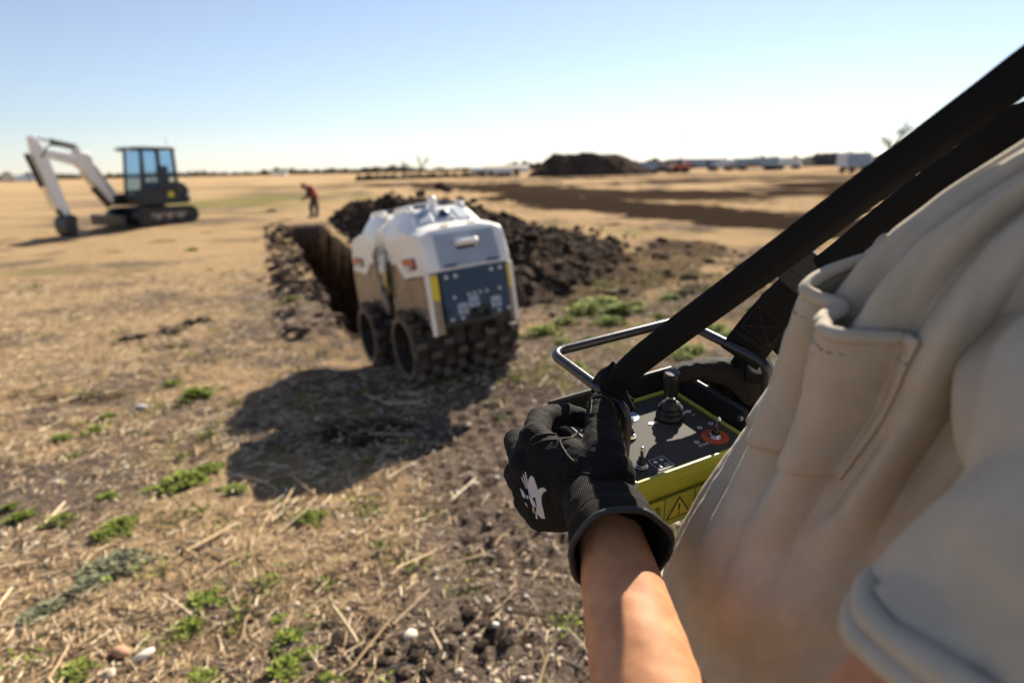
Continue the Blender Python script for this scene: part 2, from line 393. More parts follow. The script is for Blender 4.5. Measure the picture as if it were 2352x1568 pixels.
# ---- unit pieces reused for clods, stones
def ico(sub):
    bm = bmesh.new(); bmesh.ops.create_icosphere(bm, subdivisions=sub, radius=1)
    V = np.array([v.co[:] for v in bm.verts]); Fq = np.array([[v.index for v in f.verts] for f in bm.faces]); bm.free(); return V, Fq
IC1, IF1 = ico(1); IC2, IF2 = ico(2)
def scatter(name, base, faces, pos, size, squash, mt, rough=.35, parent=None, smooth=False, seed=3):
    k = len(pos); rg = np.random.default_rng(seed); n = len(base)
    ang = rg.uniform(0, 2*pi, k); ca, sa = np.cos(ang), np.sin(ang)
    sc = size[:, None]*np.stack([rg.uniform(.7, 1.3, k), rg.uniform(.7, 1.3, k), squash*rg.uniform(.7, 1.2, k)], -1)
    V = base[None]*sc[:, None, :]*(1+rough*rg.uniform(-1, 1, (k, n)))[..., None]
    V = np.stack([V[..., 0]*ca[:, None]-V[..., 1]*sa[:, None], V[..., 0]*sa[:, None]+V[..., 1]*ca[:, None], V[..., 2]], -1)+pos[:, None, :]
    Q = (faces[None]+(np.arange(k)*n)[:, None, None]).reshape(-1, faces.shape[1])
    return link(name, raw_mesh(name, V.reshape(-1, 3), Q, mt, smooth, np.repeat(rg.random(k), n)), parent)
def shade_mat(name, stops, rough=.9, bump=.6, bscale=30, spec=.03):
    m = mat(name, (.3, .3, .3), rough, bump=bump, bscale=bscale, spec=spec); nt = m.node_tree
    a = nt.nodes.new('ShaderNodeAttribute'); a.attribute_name = 'shade'
    r = nt.nodes.new('ShaderNodeValToRGB'); e = r.color_ramp.elements
    while len(e) < len(stops): e.new(.5)
    for k, (p, c) in zip(e, stops): k.position = p; k.color = (*c, 1)
    nt.links.new(a.outputs['Fac'], r.inputs[0]); nt.links.new(r.outputs[0], nt.nodes['Principled BSDF'].inputs['Base Color'])
    return m
DARK_SOIL = mat('spoil_soil', (.085, .062, .048), .95, var=.0, col2=(.022, .017, .014), vscale=5, bump=.9, bscale=22, dist=.05, spec=0)
CLOD = shade_mat('clod_soil', [(0, (.018, .014, .012)), (.6, (.05, .037, .03)), (.9, (.11, .08, .06)), (1, (.2, .145, .1))])
EDGE_CLOD = shade_mat('edge_clod_soil', [(0, (.018, .013, .011)), (.6, (.055, .04, .031)), (.85, (.13, .093, .068)), (1, (.24, .17, .12))])

# ---- spoil thrown up along the trench
def spoil_h(s, n):
    top = np.interp(s, [1.3, 2.4, 4, 7, 10, 14, 17.5, 19.5], [0, .62, .98, 1.06, .92, .66, .5, 0])
    right = np.interp(s, [1, 2.5, 4.5, 7, 10, 14, 19], [1.9, 3.1, 5.2, 6.4, 5.2, 3.9, 3.0])
    crest = 1.75
    left = sstep(.72, crest, n); rgt = np.clip(1-(n-crest)/(right-crest), 0, 1); rgt = .35*rgt+.65*rgt**2
    pr = np.where(n < crest, left, rgt)
    nz = fbm(s*1.1, n*1.1, octv=4, seed=50); lump = np.abs(fbm(s*3.1, n*3.1, octv=3, seed=51))
    return top*pr*(1+np.interp(s, [7, 12], [.40, .18])*nz)+(pr > .01)*np.minimum(1, pr*3)*np.minimum(1, top*2)*(.26*lump)
sp = empty('spoil_heap', (.1, 9.4, 0), label='long ridge of dark excavated soil beside the trench, behind the roller', cat='soil heap')
ss, nn = np.arange(1.2, 19.8, .05), np.arange(.66, 6.8, .05)
N2, S2 = np.meshgrid(nn, ss); HX = T0[0]+TD[0]*S2+TN[0]*N2; HY = T0[1]+TD[1]*S2+TN[1]*N2
hh = np.minimum(spoil_h(S2, N2), 1.02+.1*fbm(S2*2, N2*2, octv=2)); HZ = ground_h(HX, HY, False)+hh-.05
link('heap', grid_mesh('heap', np.stack([HX-.1, HY-9.4, HZ], -1).reshape(-1, 3), len(nn), len(ss), DARK_SOIL, smooth=True), sp)
k = 6500; rg = np.random.default_rng(5)
cs = rg.uniform(1.4, 19, k)**1; cn = .75+rg.random(k)**1.3*5.4; hv = np.minimum(spoil_h(cs, cn), 1.0); keep = hv > .06; cs, cn, hv = cs[keep], cn[keep], hv[keep]
px = T0[0]+TD[0]*cs+TN[0]*cn; py = T0[1]+TD[1]*cs+TN[1]*cn; pz = ground_h(px, py, False)+hv-.04
sz = .018+.10*rg.random(len(cs))**4
c = scatter('clods', IC1, IF1, np.stack([px-.1, py-9.4, pz], -1), sz, .75, CLOD, .45, sp, seed=6); tag(c, kind='stuff')
# clods thrown about the heap's right foot and along the trench lip
k = 1150; cs = rg.uniform(.8, 16, k); side = rg.random(k) < .55
cn = np.where(side, -(.50+rg.random(k)**1.8*.62), 1.5+rg.random(k)*5.5)
cs = np.where(side, cs, rg.uniform(.5, 11, k)); px = T0[0]+TD[0]*cs+TN[0]*cn; py = T0[1]+TD[1]*cs+TN[1]*cn
pz = ground_h(px, py)+np.where((cn > .7), spoil_h(cs, np.maximum(cn, .7)), 0)
c = scatter('loose_clods', IC1, IF1, np.stack([px, py, pz+.01], -1), .014+.10*rg.random(k)**3, .7, EDGE_CLOD, .42, None, seed=8)
tag(c, 'crumbled soil clods strewn along the trench lip and heap foot', 'soil clods', kind='stuff')

# a strip of dark turned clods in the left foreground field, and by the operator's feet
def clod_patch(pts, n, spread, size, seed, mt, label):
    rg = np.random.default_rng(seed); P0 = np.array([on_ground(*p)[:2] for p in pts]); i = rg.integers(0, len(P0)-1, n); t = rg.random(n)[:, None]
    q = P0[i]*(1-t)+P0[i+1]*t+rg.normal(0, spread, (n, 2)); z = ground_h(q[:, 0], q[:, 1])
    o = scatter('soil_clods', IC1, IF1, np.column_stack([q, z+.005]), size*(.3+rg.random(n)**2), .6, mt, .35, None, seed=seed)
    return tag(o, label, 'soil clods', kind='stuff')
clod_patch([(290, 780), (380, 765), (430, 745), (460, 735)], 130, .07, .055, 21, CLOD, 'short dark row of turned clods on the dry stubble')
clod_patch([(820, 1480), (930, 1510), (1080, 1440), (1150, 1400)], 150, .07, .022, 22, EDGE_CLOD, 'dark crumbly soil broken up at the edge of the rolled strip')
clod_patch([(640, 640), (690, 690), (650, 660), (700, 640)], 120, .12, .06, 23, CLOD, 'dark crumbled clods fallen left of the trench')

# ---- straw, gravel
def near_points(n, seed, x0=-5, x1=2.6, ymin=1.45, ymax=11):
    rg = np.random.default_rng(seed); y = ymin*np.exp(rg.random(n)*math.log(ymax/ymin)); x = rg.uniform(-1, 1, n)*(1.0*y+1.3)
    ok = (x > x0-3) & (x < x1+2.5)
    s, q = trench_sn(x, y); ok &= ~((np.abs(q) < .75) & (s > -.2))
    return x[ok], y[ok], rg
def ribbons(name, x, y, L, w, rg, mt, lift, label, bend=.25, cat='straw'):
    k = len(x); z = ground_h(x, y)+lift; a = rg.uniform(0, 2*pi, k); d = np.stack([np.cos(a), np.sin(a)], -1); nrm = np.stack([-d[:, 1], d[:, 0]], -1)
    tilt = rg.normal(0, .22, k); bd = rg.normal(0, bend, k); V = []
    ts = (-.5, -.15, .2, .5)
    for i, t in enumerate(ts):
        c = np.stack([x, y], -1)+d*(L*t)[:, None]+nrm*(bd*L*(t*t))[:, None]
        cz = z+np.abs(tilt)*L*(t+.5)*.5+w*.3
        for sgn, up in ((-1, 0), (0, 1), (1, 0)):
            V.append(np.stack([c[:, 0]+nrm[:, 0]*w*sgn*.5, c[:, 1]+nrm[:, 1]*w*sgn*.5, cz+up*w*.45], -1))
    V = np.stack(V, 1); n = V.shape[1]
    f = np.array([(i*3+j, i*3+j+1, i*3+j+4, i*3+j+3) for i in range(3) for j in range(2)])
    Q = (f[None]+(np.arange(k)*n)[:, None, None]).reshape(-1, 4)
    o = link(name, raw_mesh(name, V.reshape(-1, 3), Q, mt, False, np.repeat(rg.random(k), n)))
    return tag(o, label, cat, kind='stuff')
STRAW = shade_mat('dry_straw', [(0, (.20, .135, .08)), (.4, (.46, .33, .20)), (.85, (.66, .52, .34)), (1, (.80, .70, .52))], .8, .2)
x, y, rg = near_points(78000, 61); keepw = rg.random(len(x)) < (.25+.75*sstep(.1, .7, .5+.6*fbm(x*.8, y*.8, octv=3, seed=22)))*np.where((np.abs(x-.1) < .5) & (y < 4.5), .3, 1)
x, y = x[keepw], y[keepw]; k = len(x)
ribbons('straw', x, y, (.02+.09*rg.random(k)**2)*(.8+.08*y), (.0022+.003*rg.random(k))*(1+.10*y), rg, STRAW, .004, 'dry straw and stubble littering the whole field', .16)
x, y, rg = near_points(540, 62, ymax=5.5); k = len(x)
ribbons('cane_straw', x, y, .10+.22*rg.random(k), .006+.006*rg.random(k), rg, STRAW, .008, 'thicker pale dry stalks lying about the near stubble', .14)
PEB = shade_mat('field_gravel', [(0, (.22, .165, .125)), (.45, (.40, .315, .24)), (.8, (.56, .48, .39)), (1, (.80, .76, .68))], .8, .4)
x, y, rg = near_points(21000, 63, ymax=8.5); w = (.18+.82*sstep(-1.2, .5, x-.1*(4-y)))
ok = rg.random(len(x)) < w; x, y = x[ok], y[ok]; k = len(x)
o = scatter('gravel', IC1, IF1, np.stack([x, y, ground_h(x, y)+.003], -1), (.0035+.011*rg.random(k)**3)*(1+.06*y), .65, PEB, .22, None, True, 64)
tag(o, 'pale gravel and small stones in the bare soil', 'gravel', kind='stuff')

# ---- larger stones one can pick out
def stone(px_, py_, r, col, label, seed):
    rg = np.random.default_rng(seed); V = IC2*np.array([1.25, .85, .7])*r
    V = V*(1+.42*fbm(V[:, 0]/r*1.4+seed*3, V[:, 1]/r*1.4, V[:, 2]/r*1.8, octv=3))[:, None]*np.array([1, 1, .8])
    p = on_ground(px_, py_); o = link('stone', raw_mesh('stone', V, IF2, mat('stone_'+str(seed), col, .8, var=.18, vscale=60, bump=.3, bscale=120, dist=.002), True))
    o.location = (p.x, p.y, float(ground_h(p.x, p.y))+r*.35); o.rotation_euler = (.2, .1, seed*1.3); return tag(o, label, 'stone')
stone(944, 1460, .026, (.55, .49, .40), 'rounded cream stone lying among dark crumbled soil', 1)
stone(278, 1500, .030, (.40, .22, .13), 'orange-brown flat stone beside a white one', 2)
stone(330, 1506, .028, (.56, .51, .44), 'whitish flat stone beside an orange-brown one', 3)
stone(252, 1548, .020, (.44, .35, .26), 'small tan stone below the orange-brown one', 4)
stone(322, 935, .038, (.38, .36, .34), 'small grey stone on the stubble above a green weed row', 5)
stone(713, 563, .085, (.72, .70, .66), 'white stone lodged in the trench mouth wall', 6)

# ---- green weeds: low clumps of small leaves
LEAF = shade_mat('weed_leaf', [(0, (.045, .065, .014)), (.5, (.14, .18, .032)), (1, (.29, .33, .075))], .7, 0, spec=.04)
GREYLEAF = shade_mat('grey_weed_leaf', [(0, (.05, .06, .035)), (.5, (.14, .15, .08)), (1, (.30, .29, .19))], .8, 0, spec=.2)
def weed_mesh(seed, mt, n=420, h=.45, leaf=.085):
    rg = np.random.default_rng(seed); V, Q, A = [], [], []
    th = rg.uniform(0, 2*pi, n); rr = np.sqrt(rg.random(n))*(.70+.9*np.array([fbm(np.cos(t)*1.5+seed, np.sin(t)*1.5, octv=2) for t in th]))
    for i in range(n):
        x, y = rr[i]*cos(th[i]), rr[i]*sin(th[i]); z = h*max(.04, 1-rr[i]**1.5)*rg.uniform(.15, 1.05)
        a = th[i]+rg.normal(0, .9); up = rg.uniform(.1, 1.1); L = leaf*rg.uniform(.6, 1.5)*1.7; w = L*.42
        d = np.array([cos(a)*cos(up), sin(a)*cos(up), sin(up)]); s = np.array([-sin(a), cos(a), 0]); p = np.array([x, y, z]); o = len(V)
        dn = np.array([0, 0, -.25*L])
        V += [p, p+d*L*.5+s*w, p+d*L*.5-s*w, p+d*L+dn, p+d*L*.55+np.array([0, 0, -.12*L])]
        Q += [(o, o+4, o+1), (o, o+2, o+4), (o+1, o+4, o+3), (o+4, o+2, o+3)]; A += [rg.random()]*5
    for i in range(10):                                           # thin stems
        a = rg.uniform(0, 2*pi); r1 = rg.uniform(.3, .85); o = len(V); e = np.array([cos(a)*r1, sin(a)*r1, h*.6*rg.random()]); s = np.array([-sin(a), cos(a), 0])*.014
        V += [s*0, s, e+s, e]; Q += [(o, o+1, o+2), (o, o+2, o+3)]; A += [.2]*4
    return raw_mesh('weed_clump', V, Q, mt, False, A)
WM = [weed_mesh(100+i, LEAF) for i in range(5)]; GW = [weed_mesh(200+i, GREYLEAF, 520, .35, .075) for i in range(2)]
WEEDS = [(250, 955, 26), (225, 985, 30), (140, 1005, 28), (165, 1045, 26), (450, 912, 52), (425, 1108, 60), (478, 1086, 44), (540, 1130, 38), (345, 1125, 30),
         (250, 1140, 36), (700, 1190, 44), (735, 1180, 24), (50, 1188, 34), (130, 1195, 36), (25, 1165, 24), (275, 1215, 50), (235, 1240, 30), (472, 1375, 58), (435, 1425, 40),
         (660, 1470, 56), (650, 1535, 66), (700, 1500, 40), (180, 1545, 44), (460, 1550, 40), (755, 1555, 40), (640, 1420, 30), (925, 1275, 18), (1225, 1440, 18),
         (400, 880, 26), (210, 975, 16), (110, 885, 14), (700, 905, 18), (670, 700, 20), (440, 575, 14)]
WEEDS_R = [(1382, 700, 44), (1345, 722, 46), (1300, 745, 36), (1248, 768, 38), (1425, 722, 50), (1460, 706, 26), (1380, 655, 22), (1540, 686, 28), (1320, 862, 34), (1350, 790, 26),
           (1590, 812, 40), (1560, 826, 26), (1640, 762, 36), (1675, 775, 26), (1725, 712, 20), (1850, 792, 32), (1880, 745, 24), (1290, 790, 22), (1400, 745, 30), (1510, 730, 20)]
_tip = ('weed clump growing right at the tip of the roller shadow', 'weeds at the shadow tip'); _tall = ('bushy tall green weed beside dark crumbled soil and cream stone', 'bushy weeds by the crumbled soil')
SPECIAL = {(425, 1108): _tip, (478, 1086): _tip, (540, 1130): _tip, (660, 1470): _tall, (650, 1535): _tall, (700, 1500): _tall, (640, 1420): _tall, (180, 1545): ('green weed clump next to the orange-brown and white stones', None),
           (450, 912): ('wide pale green weed clump alone between dark clods and roller shadow', None), (670, 700): ('small weed tucked against clods at the trench lip', None), (250, 955): ('small weed clump beside the grey stone', None)}
def weeds(lst, meshes, label, group, seed, big=1.18):
    for i, (a, b, w) in enumerate(lst):
        rg = random.Random(seed+i); p = on_ground(a, b); s, n = trench_sn(p.x, p.y)
        o = link('weed_clump', meshes[i % len(meshes)]); d = math.hypot(p.x, p.y-0)
        k = w/1568*d*big; zz = float(ground_h(p.x, p.y)); o.location = (p.x, p.y, zz-.004); o.scale = (k*rg.uniform(.85, 1.2), k*rg.uniform(.85, 1.2), k*rg.uniform(.5, .8)); o.rotation_euler = (0, 0, rg.uniform(0, 6.28))
        lb, gp = SPECIAL.get((a, b), (label, group)); tag(o, lb, 'weed', gp)
weeds(WEEDS, WM, 'low bright green weed clump on the stubble left of the rolled strip', 'weeds on the stubble', 1)
weeds(WEEDS_R, WM, 'bright green weed clump beyond the control box, right of the roller', 'weeds right of the roller', 2, 1.5)
weeds([(265, 1305, 74), (205, 1350, 56)], GW, 'grey-green wilted weed mat with pale leaf tips', 'grey weeds', 3)
weeds([(120, 1400, 60), (75, 1425, 40)], GW, 'flattened grey-green weed mat trailing over bare soil', 'flattened grey weeds', 4)
weeds([(625, 487, 15)], WM, 'dark green bush clump near the bending worker', None, 5)

# sprouts too small and many to count
rg = np.random.default_rng(301); V_, Q_, A_ = [], [], []
cx_, cy_, _r = near_points(420, 302, ymax=13); keep_ = fbm(cx_*.6, cy_*.6, octv=3, seed=44) > -.05; cx_, cy_ = cx_[keep_], cy_[keep_]
rx_, ry_ = rg.uniform(.3, 3.2, 150), rg.uniform(6.2, 10.5, 150); cx_, cy_ = np.concatenate([cx_, rx_]), np.concatenate([cy_, ry_]); cz_ = ground_h(cx_, cy_)
for a_, b_, c_ in zip(cx_, cy_, cz_):
    sz_ = rg.uniform(.03, .10)*(1+.05*b_)
    for _ in range(int(rg.integers(14, 44))):
        th_ = rg.uniform(0, 2*pi); r_ = sz_*rg.random()**.6; L_ = rg.uniform(.010, .026)*(1+.06*b_); al = rg.uniform(0, 2*pi); up_ = rg.uniform(.2, 1.2); p_ = np.array([a_+r_*cos(th_), b_+r_*sin(th_), c_+.002+.02*rg.random()]); d_ = np.array([cos(al)*cos(up_), sin(al)*cos(up_), sin(up_)])*L_; s__ = np.array([-sin(al), cos(al), 0])*L_*.28; o_ = len(V_)
        V_ += [p_, p_+d_*.5+s__, p_+d_, p_+d_*.5-s__]; Q_ += [(o_, o_+1, o_+2, o_+3)]; A_ += [rg.random()]*4
tag(link('green_sprouts', raw_mesh('green_sprouts', V_, Q_, LEAF, False, A_)), 'tiny green sprouts scattered through the stubble', 'sprouts', kind='stuff')

# ================================================================== FAR FIELD
def far_at(px_, py_, y): return at(px_, py_, y)
def gz(x, y): return float(ground_h(x, y, False))
# far woodland along the horizon
WOODM = shade_mat('far_wood', [(0, (.05, .045, .036)), (.6, (.10, .088, .066)), (1, (.16, .135, .098))], 1, 0)
rg = np.random.default_rng(77); k = 2600
wx = rg.uniform(-1250, 900, k); wy = 760+rg.uniform(0, 160, k)+.06*np.abs(wx); hgt = (3.2+3.2*rg.random(k))*(.65+.6*sstep(-.3, .5, fbm(wx*.012, wy*0, octv=3, seed=70)))
o = scatter('far_woodland', IC1, IF1, np.stack([wx, wy, np.array(ground_h(wx, wy, False))+hgt*.35], -1), hgt, .8, WOODM, .3, None, False, 78); tag(o, 'low brown woodland along the horizon', 'woodland', kind='stuff')
# big dirt mound
MOUND = mat('mound_soil', (.095, .071, .054), .95, col2=(.045, .034, .027), vscale=.5, bump=1, bscale=2, dist=.4, spec=0)
RUSTSOIL = mat('lump_soil', (.16, .115, .082), .95, var=.3, vscale=2)
def mound(px0, px1, pyb, dep, h, name, label, seed, mt, cat):
    a, b = at(px0, pyb, dep), at(px1, pyb, dep); c = (a+b)/2; L = (b-a).length/2
    n = 90; u = np.linspace(-1.15, 1.15, n); Xm, Ym = np.meshgrid(u*L, u*L*.7)
    r = np.sqrt((Xm/L)**2+(Ym/(L*.7))**2)*(1+.12*fbm(Xm*.25, Ym*.25, octv=2, seed=seed))
    prof = np.clip((1-r)/.50, 0, 1); prof = np.minimum(prof**.85, 1)
    Zm = h*prof*(.88+.16*fbm(Xm*.3, Ym*.3, octv=4, seed=seed+1))+(prof > 0)*.2*fbm(Xm*1.4, Ym*1.4, octv=3, seed=seed+2)-.25
    o = link(name, grid_mesh(name, np.stack([Xm, Ym, Zm], -1).reshape(-1, 3), n, n, mt)); o.location = (c.x, c.y, gz(c.x, c.y)); return tag(o, label, cat)
mound(1200, 1498, 405, 138, 4.9, 'dirt_mound', 'big flat-topped mound of brown earth standing in the far field', 80, MOUND, 'dirt mound')
mound(1985, 2330, 372, 240, 6.5, 'earth_bank', 'long low dark earth bank behind the white truck', 84, MOUND, 'earth bank')
mound(1838, 1990, 371, 235, 5.2, 'brush_bank', 'dark brushy bank between a pole and the white truck', 88, mat('brush', (.07, .062, .05), 1, var=.4, vscale=.4, bump=1, bscale=1, dist=.5), 'bank')
mound(885, 955, 431, 62, .34, 'soil_lump', 'small lump of soil lying on the dark graded strip', 91, RUSTSOIL, 'soil lump')
# bare trees
BARK = mat('bare_bark', (.10, .085, .07), .9, var=.3, vscale=3)
def bare_tree(x, y, h, seed, label, spread=.55):
    t = empty('bare_tree', (x, y, gz(x, y)-.05), label=label, cat='tree'); rg = random.Random(seed)
    MB().tube(smoothpath([(0, 0, 0), (rg.uniform(-.1, .1)*h*.3, 0, h*.25), (rg.uniform(-.1, .1)*h*.4, 0, h*.5)], 4), [h*.035*(1-.05*i) for i in range(9)], 7).build('trunk', BARK, t, True)
    m = MB()
    def br(p, d, L, r, dep):
        e = p+d*L; m.tube([p, p+d*L*.5+Vector((rg.uniform(-.1, .1), rg.uniform(-.1, .1), .04))*L, e], [r, r*.75, r*.45], 5)
        if dep:
            for _ in range(rg.choice((3, 4))):
                q = (d+Vector((rg.gauss(0, spread), rg.gauss(0, spread), rg.gauss(.15, .3)))).normalized(); br(p+d*L*rg.uniform(.45, 1), q, L*rg.uniform(.5, .75), r*.55, dep-1)
    for i in range(5): br(Vector((0, 0, h*(.22+.07*i))), Vector((rg.gauss(0, .6), rg.gauss(0, .6), .9)).normalized(), h*.30, h*.02, 3)
    m.build('crown', BARK, t); return t
for i, (a, yy, h, lb) in enumerate([(905, 150, 3.6, 'leaning bare bush with two crowns on the far field edge'), (928, 152, 4.6, 'taller bare tree beside the leaning bare bush'), (968, 150, 5.0, 'slim bare tree standing alone on the far field edge'), (1010, 156, 3.0, 'low bare bush next to the slim bare tree'),
                                     (2052, 120, 8.0, 'large bare tree rising above the dark earth bank')]):
    p = at(a, 385, yy); bare_tree(p.x, p.y, h, 30+i, lb)
# scrub clumps under the bare trees
rg = np.random.default_rng(79); k = 160; sx = np.concatenate([rg.uniform(-32, -12, 110), rg.uniform(-12, 2, 50)]); sy = 152+rg.uniform(-4, 6, k)
o = scatter('field_scrub', IC1, IF1, np.stack([sx, sy, np.array(ground_h(sx, sy, False))+.3], -1), .5+.6*rg.random(k), .8, WOODM, .35, None, False, 80); tag(o, 'grey-brown scrub below the bare trees', 'scrub', kind='stuff')

# ---- the yard: trailers, trucks, loader, poles
WHITEP = mat('white_panel', (.62, .66, .70), .4, var=.06, vscale=1); BLUEP = mat('blue_grey_panel', (.26, .34, .44), .45, var=.1, vscale=1)
DKM = mat('dark_steel', (.03, .03, .033), .6, var=.3, vscale=4); RUST = mat('rusty_deck', (.11, .07, .05), .85, var=.35, vscale=2)
TYRE = mat('tyre_rubber', (.02, .02, .021), .85, bump=.3, bscale=60); GLASSY = mat('dark_glass', (.02, .026, .032), .06, spec=.8)
ORANGE = mat('orange_paint', (.62, .12, .03), .4, var=.1, vscale=3); REDL = mat('red_lens', (.65, .04, .02), .2)
TAN = mat('tan_wall', (.38, .34, .28), .8, var=.1, vscale=2)
def wheel(parent, x, y, r, w, n=18):
    """tyre about the y axis with its rim as a sub-part"""
    M = Matrix.Translation((x, y, r)) @ Matrix.Rotation(pi/2, 4, 'X')
    t = MB().lathe([(r*.55, -w/2), (r*.9, -w/2), (r, -w*.36), (r, w*.36), (r*.9, w/2), (r*.55, w/2)], n, M).build('wheel', TYRE, parent, True)
    MB().lathe([(r*.56, -w*.42), (r*.5, -w*.3), (r*.2, -w*.36), (r*.2, w*.36), (r*.5, w*.3), (r*.56, w*.42)], n, M).build('rim', WHITEP, t); return t
def box_trailer(px_, pyb, dep, L, h, mt, label, yaw=0):
    p = at(px_, pyb, dep); t = empty('box_trailer', (p.x, p.y, gz(p.x, p.y)), (0, 0, yaw), label, 'trailer', 'trailers parked in the far yard')
    MB().box((0, 0, .9+(h-.9)/2), (L, 2.4, h-.9)).build('body', mt, t, bevel=.05)
    for s in (-1, 1): MB().box((0, s*1.22, h-.12), (L-.1, .05, .12)).build('roof_rail', DKM, t)
    for k in range(int(L/1.2)): MB().box((-L/2+.8+k*1.2, -1.215, .9+(h-.9)/2), (.06, .04, h-1.3)).build('rib', mt, t)
    MB().box((0, 0, .8), (L, .9, .2)).build('chassis', DKM, t)
    for x in (L*.25, L*.36):
        for s in (-1, 1): wheel(t, x, s*1.0, .45, .3)
    for s in (-.5, .5): MB().cyl((-L*.33, s, 0), (-L*.33, s, .8), .05).build('landing_leg', DKM, t)
    return t
for a, b, L, h, mt, lb in [(1487, 376, 6.5, 2.6, BLUEP, 'short blue-grey box trailer at the dirt mound'), (1535, 377, 5, 2.2, TAN, 'short tan box trailer left of the orange loader'), (1612, 377, 9, 3.0, BLUEP, 'long blue-grey box trailer right of the orange loader'),
                           (1660, 377, 4.5, 2.7, WHITEP, 'small white box trailer behind the flatbed'), (1735, 377, 11, 2.9, BLUEP, 'long blue-grey box trailer behind the dark flatbed'), (1815, 375, 5, 2.8, WHITEP, 'white box trailer beside the pole')]:
    box_trailer(a, b, 172, L, h, mt, lb)
def flatbed(px_, pyb, dep, L):
    p = at(px_, pyb, dep); t = empty('flatbed_trailer', (p.x, p.y, gz(p.x, p.y)), (0, 0, .03), 'long low dark flatbed trailer with stake posts and scrap load', 'trailer')
    MB().box((0, 0, .95), (L, 2.5, .35)).build('deck', DKM, t, bevel=.03)
    MB().box((-L/2+.12, 0, 1.75), (.2, 2.4, 1.3)).build('headboard', RUST, t)
    for k in range(9): MB().box((-L/2+1+k*(L-2)/8, -1.28, 1.35), (.1, .08, .5)).build('stake', RUST, t)
    for x in (L*.3, L*.37, L*.44):
        for s in (-1, 1): wheel(t, x, s*.95, .48, .3)
    MB().box((-L*.2, 0, 1.4), (2.6, 1.6, .5), taper=.7).build('load', TAN, t, bevel=.06); MB().box((L*.1, 0, 1.35), (3.4, 1.8, .4), taper=.8).build('load', RUST, t, bevel=.06)
    MB().box((-L*.38, 0, .5), (.3, 1.2, .9)).build('gooseneck_leg', DKM, t); return t
flatbed(1712, 391, 150, 17)
def pickup(px_, pyb, dep, mt, label, yaw=0, cat='truck', name='pickup_truck', lamps=False):
    p = at(px_, pyb, dep); t = empty(name, (p.x, p.y, gz(p.x, p.y)), (0, 0, yaw), label, cat)
    MB().prism([(-2.6, .45), (2.5, .45), (2.6, .75), (2.5, 1.05), (1.05, 1.1), (.55, 1.75), (-.75, 1.78), (-.95, 1.12), (-2.6, 1.08)], -.92, .92, 'y').build('body', mt, t, bevel=.06)
    for s in (-1, 1):
        MB().prism([(.92, 1.15), (.5, 1.66), (-.05, 1.68), (-.05, 1.15)], s*.925, s*.935, 'y').build('window', GLASSY, t)
        MB().prism([(-.12, 1.15), (-.12, 1.68), (-.68, 1.69), (-.8, 1.15)], s*.925, s*.935, 'y').build('window', GLASSY, t)
        for x in (-1.65, 1.65): wheel(t, x, s*.82, .38, .26)
        MB().box((2.56, s*.7, .85), (.08, .3, .16)).build('headlight', WHITEP, t); MB().box((-2.6, s*.8, .9), (.06, .18, .34)).build('tail_light', REDL, t)
    MB().box((1.35-.55, 0, 1.42), (.04, 1.5, .5), Matrix.Translation((.8, 0, 1.42)) @ Matrix.Rotation(-.65, 4, 'Y') @ Matrix.Translation((-.8, 0, -1.42))).build('windscreen', GLASSY, t)
    MB().box((-2.66, 0, .55), (.12, 1.7, .16)).build('bumper', DKM, t); MB().box((2.64, 0, .55), (.12, 1.7, .18)).build('bumper', DKM, t); return t
pickup(1560-40, 383, 148, DKM, 'dark pickup truck parked just left of the orange loader', .1)
pickup(1690, 377, 160, DKM, 'dark pickup truck standing behind the flatbed', .1)
pickup(2150, 392, 44, WHITEP, 'white pickup truck glimpsed between the two straps', 2.7)
pickup(2098, 428, 27, DKM, 'black pickup truck with red tail lamp glimpsed between the straps', 1.2)
# white box truck
p = at(1968, 380, 95); t = empty('box_truck', (p.x, p.y, gz(p.x, p.y)), (0, 0, .35), 'white box truck with dark underside in front of the brushy bank', 'truck')
MB().box((-.6, 0, 1.75), (4.2, 2.1, 1.9)).build('cargo_box', BLUEP, t, bevel=.05); MB().prism([(1.6, .5), (3.3, .5), (3.35, 1.2), (2.9, 1.4), (2.5, 2.2), (1.6, 2.25)], -.95, .95, 'y').build('cab', WHITEP, t, bevel=.06)
MB().prism([(2.85, 1.45), (2.5, 2.1), (1.9, 2.1), (1.9, 1.45)], -.97, -.955, 'y').build('window', GLASSY, t); MB().box((.3, 0, .62), (5.4, .9, .22)).build('chassis', DKM, t)
MB().box((-2.72, 0, 1.75), (.05, 1.9, 1.7)).build('rear_door', WHITEP, t)
for x in (-1.7, 2.4):
    for s in (-1, 1): wheel(t, x, s*.85, .42, .28)
# orange wheel loader
p = at(1562, 381, 150); t = empty('wheel_loader', (p.x, p.y, gz(p.x, p.y)), (0, 0, .2), 'orange wheel loader with raised arm among the trailers', 'loader')
MB().prism([(-2, .8), (1.2, .8), (1.4, 1.5), (.2, 1.7), (-.2, 1.9), (-2, 1.75)], -.8, .8, 'y').build('body', ORANGE, t, bevel=.05)
MB().prism([(-1, 1.8), (.5, 1.75), (.3, 3.0), (-.9, 3.0)], -.7, .7, 'y').build('cab', GLASSY, t, bevel=.05); MB().box((-.3, 0, 3.05), (1.5, 1.5, .12)).build('cab_roof', ORANGE, t)
for s in (-1, 1): MB().tube([(.6, s*.5, 1.6), (1.9, s*.5, 2.2), (2.8, s*.5, 1.4)], .13, 6).build('lift_arm', ORANGE, t)
MB().prism([(2.6, .9), (3.5, 1.0), (3.3, 1.5), (2.8, 1.8)], -1.1, 1.1, 'y').build('bucket', RUST, t)
for x in (-1.3, 1.0):
    for s in (-1, 1): wheel(t, x, s*.95, .65, .45)
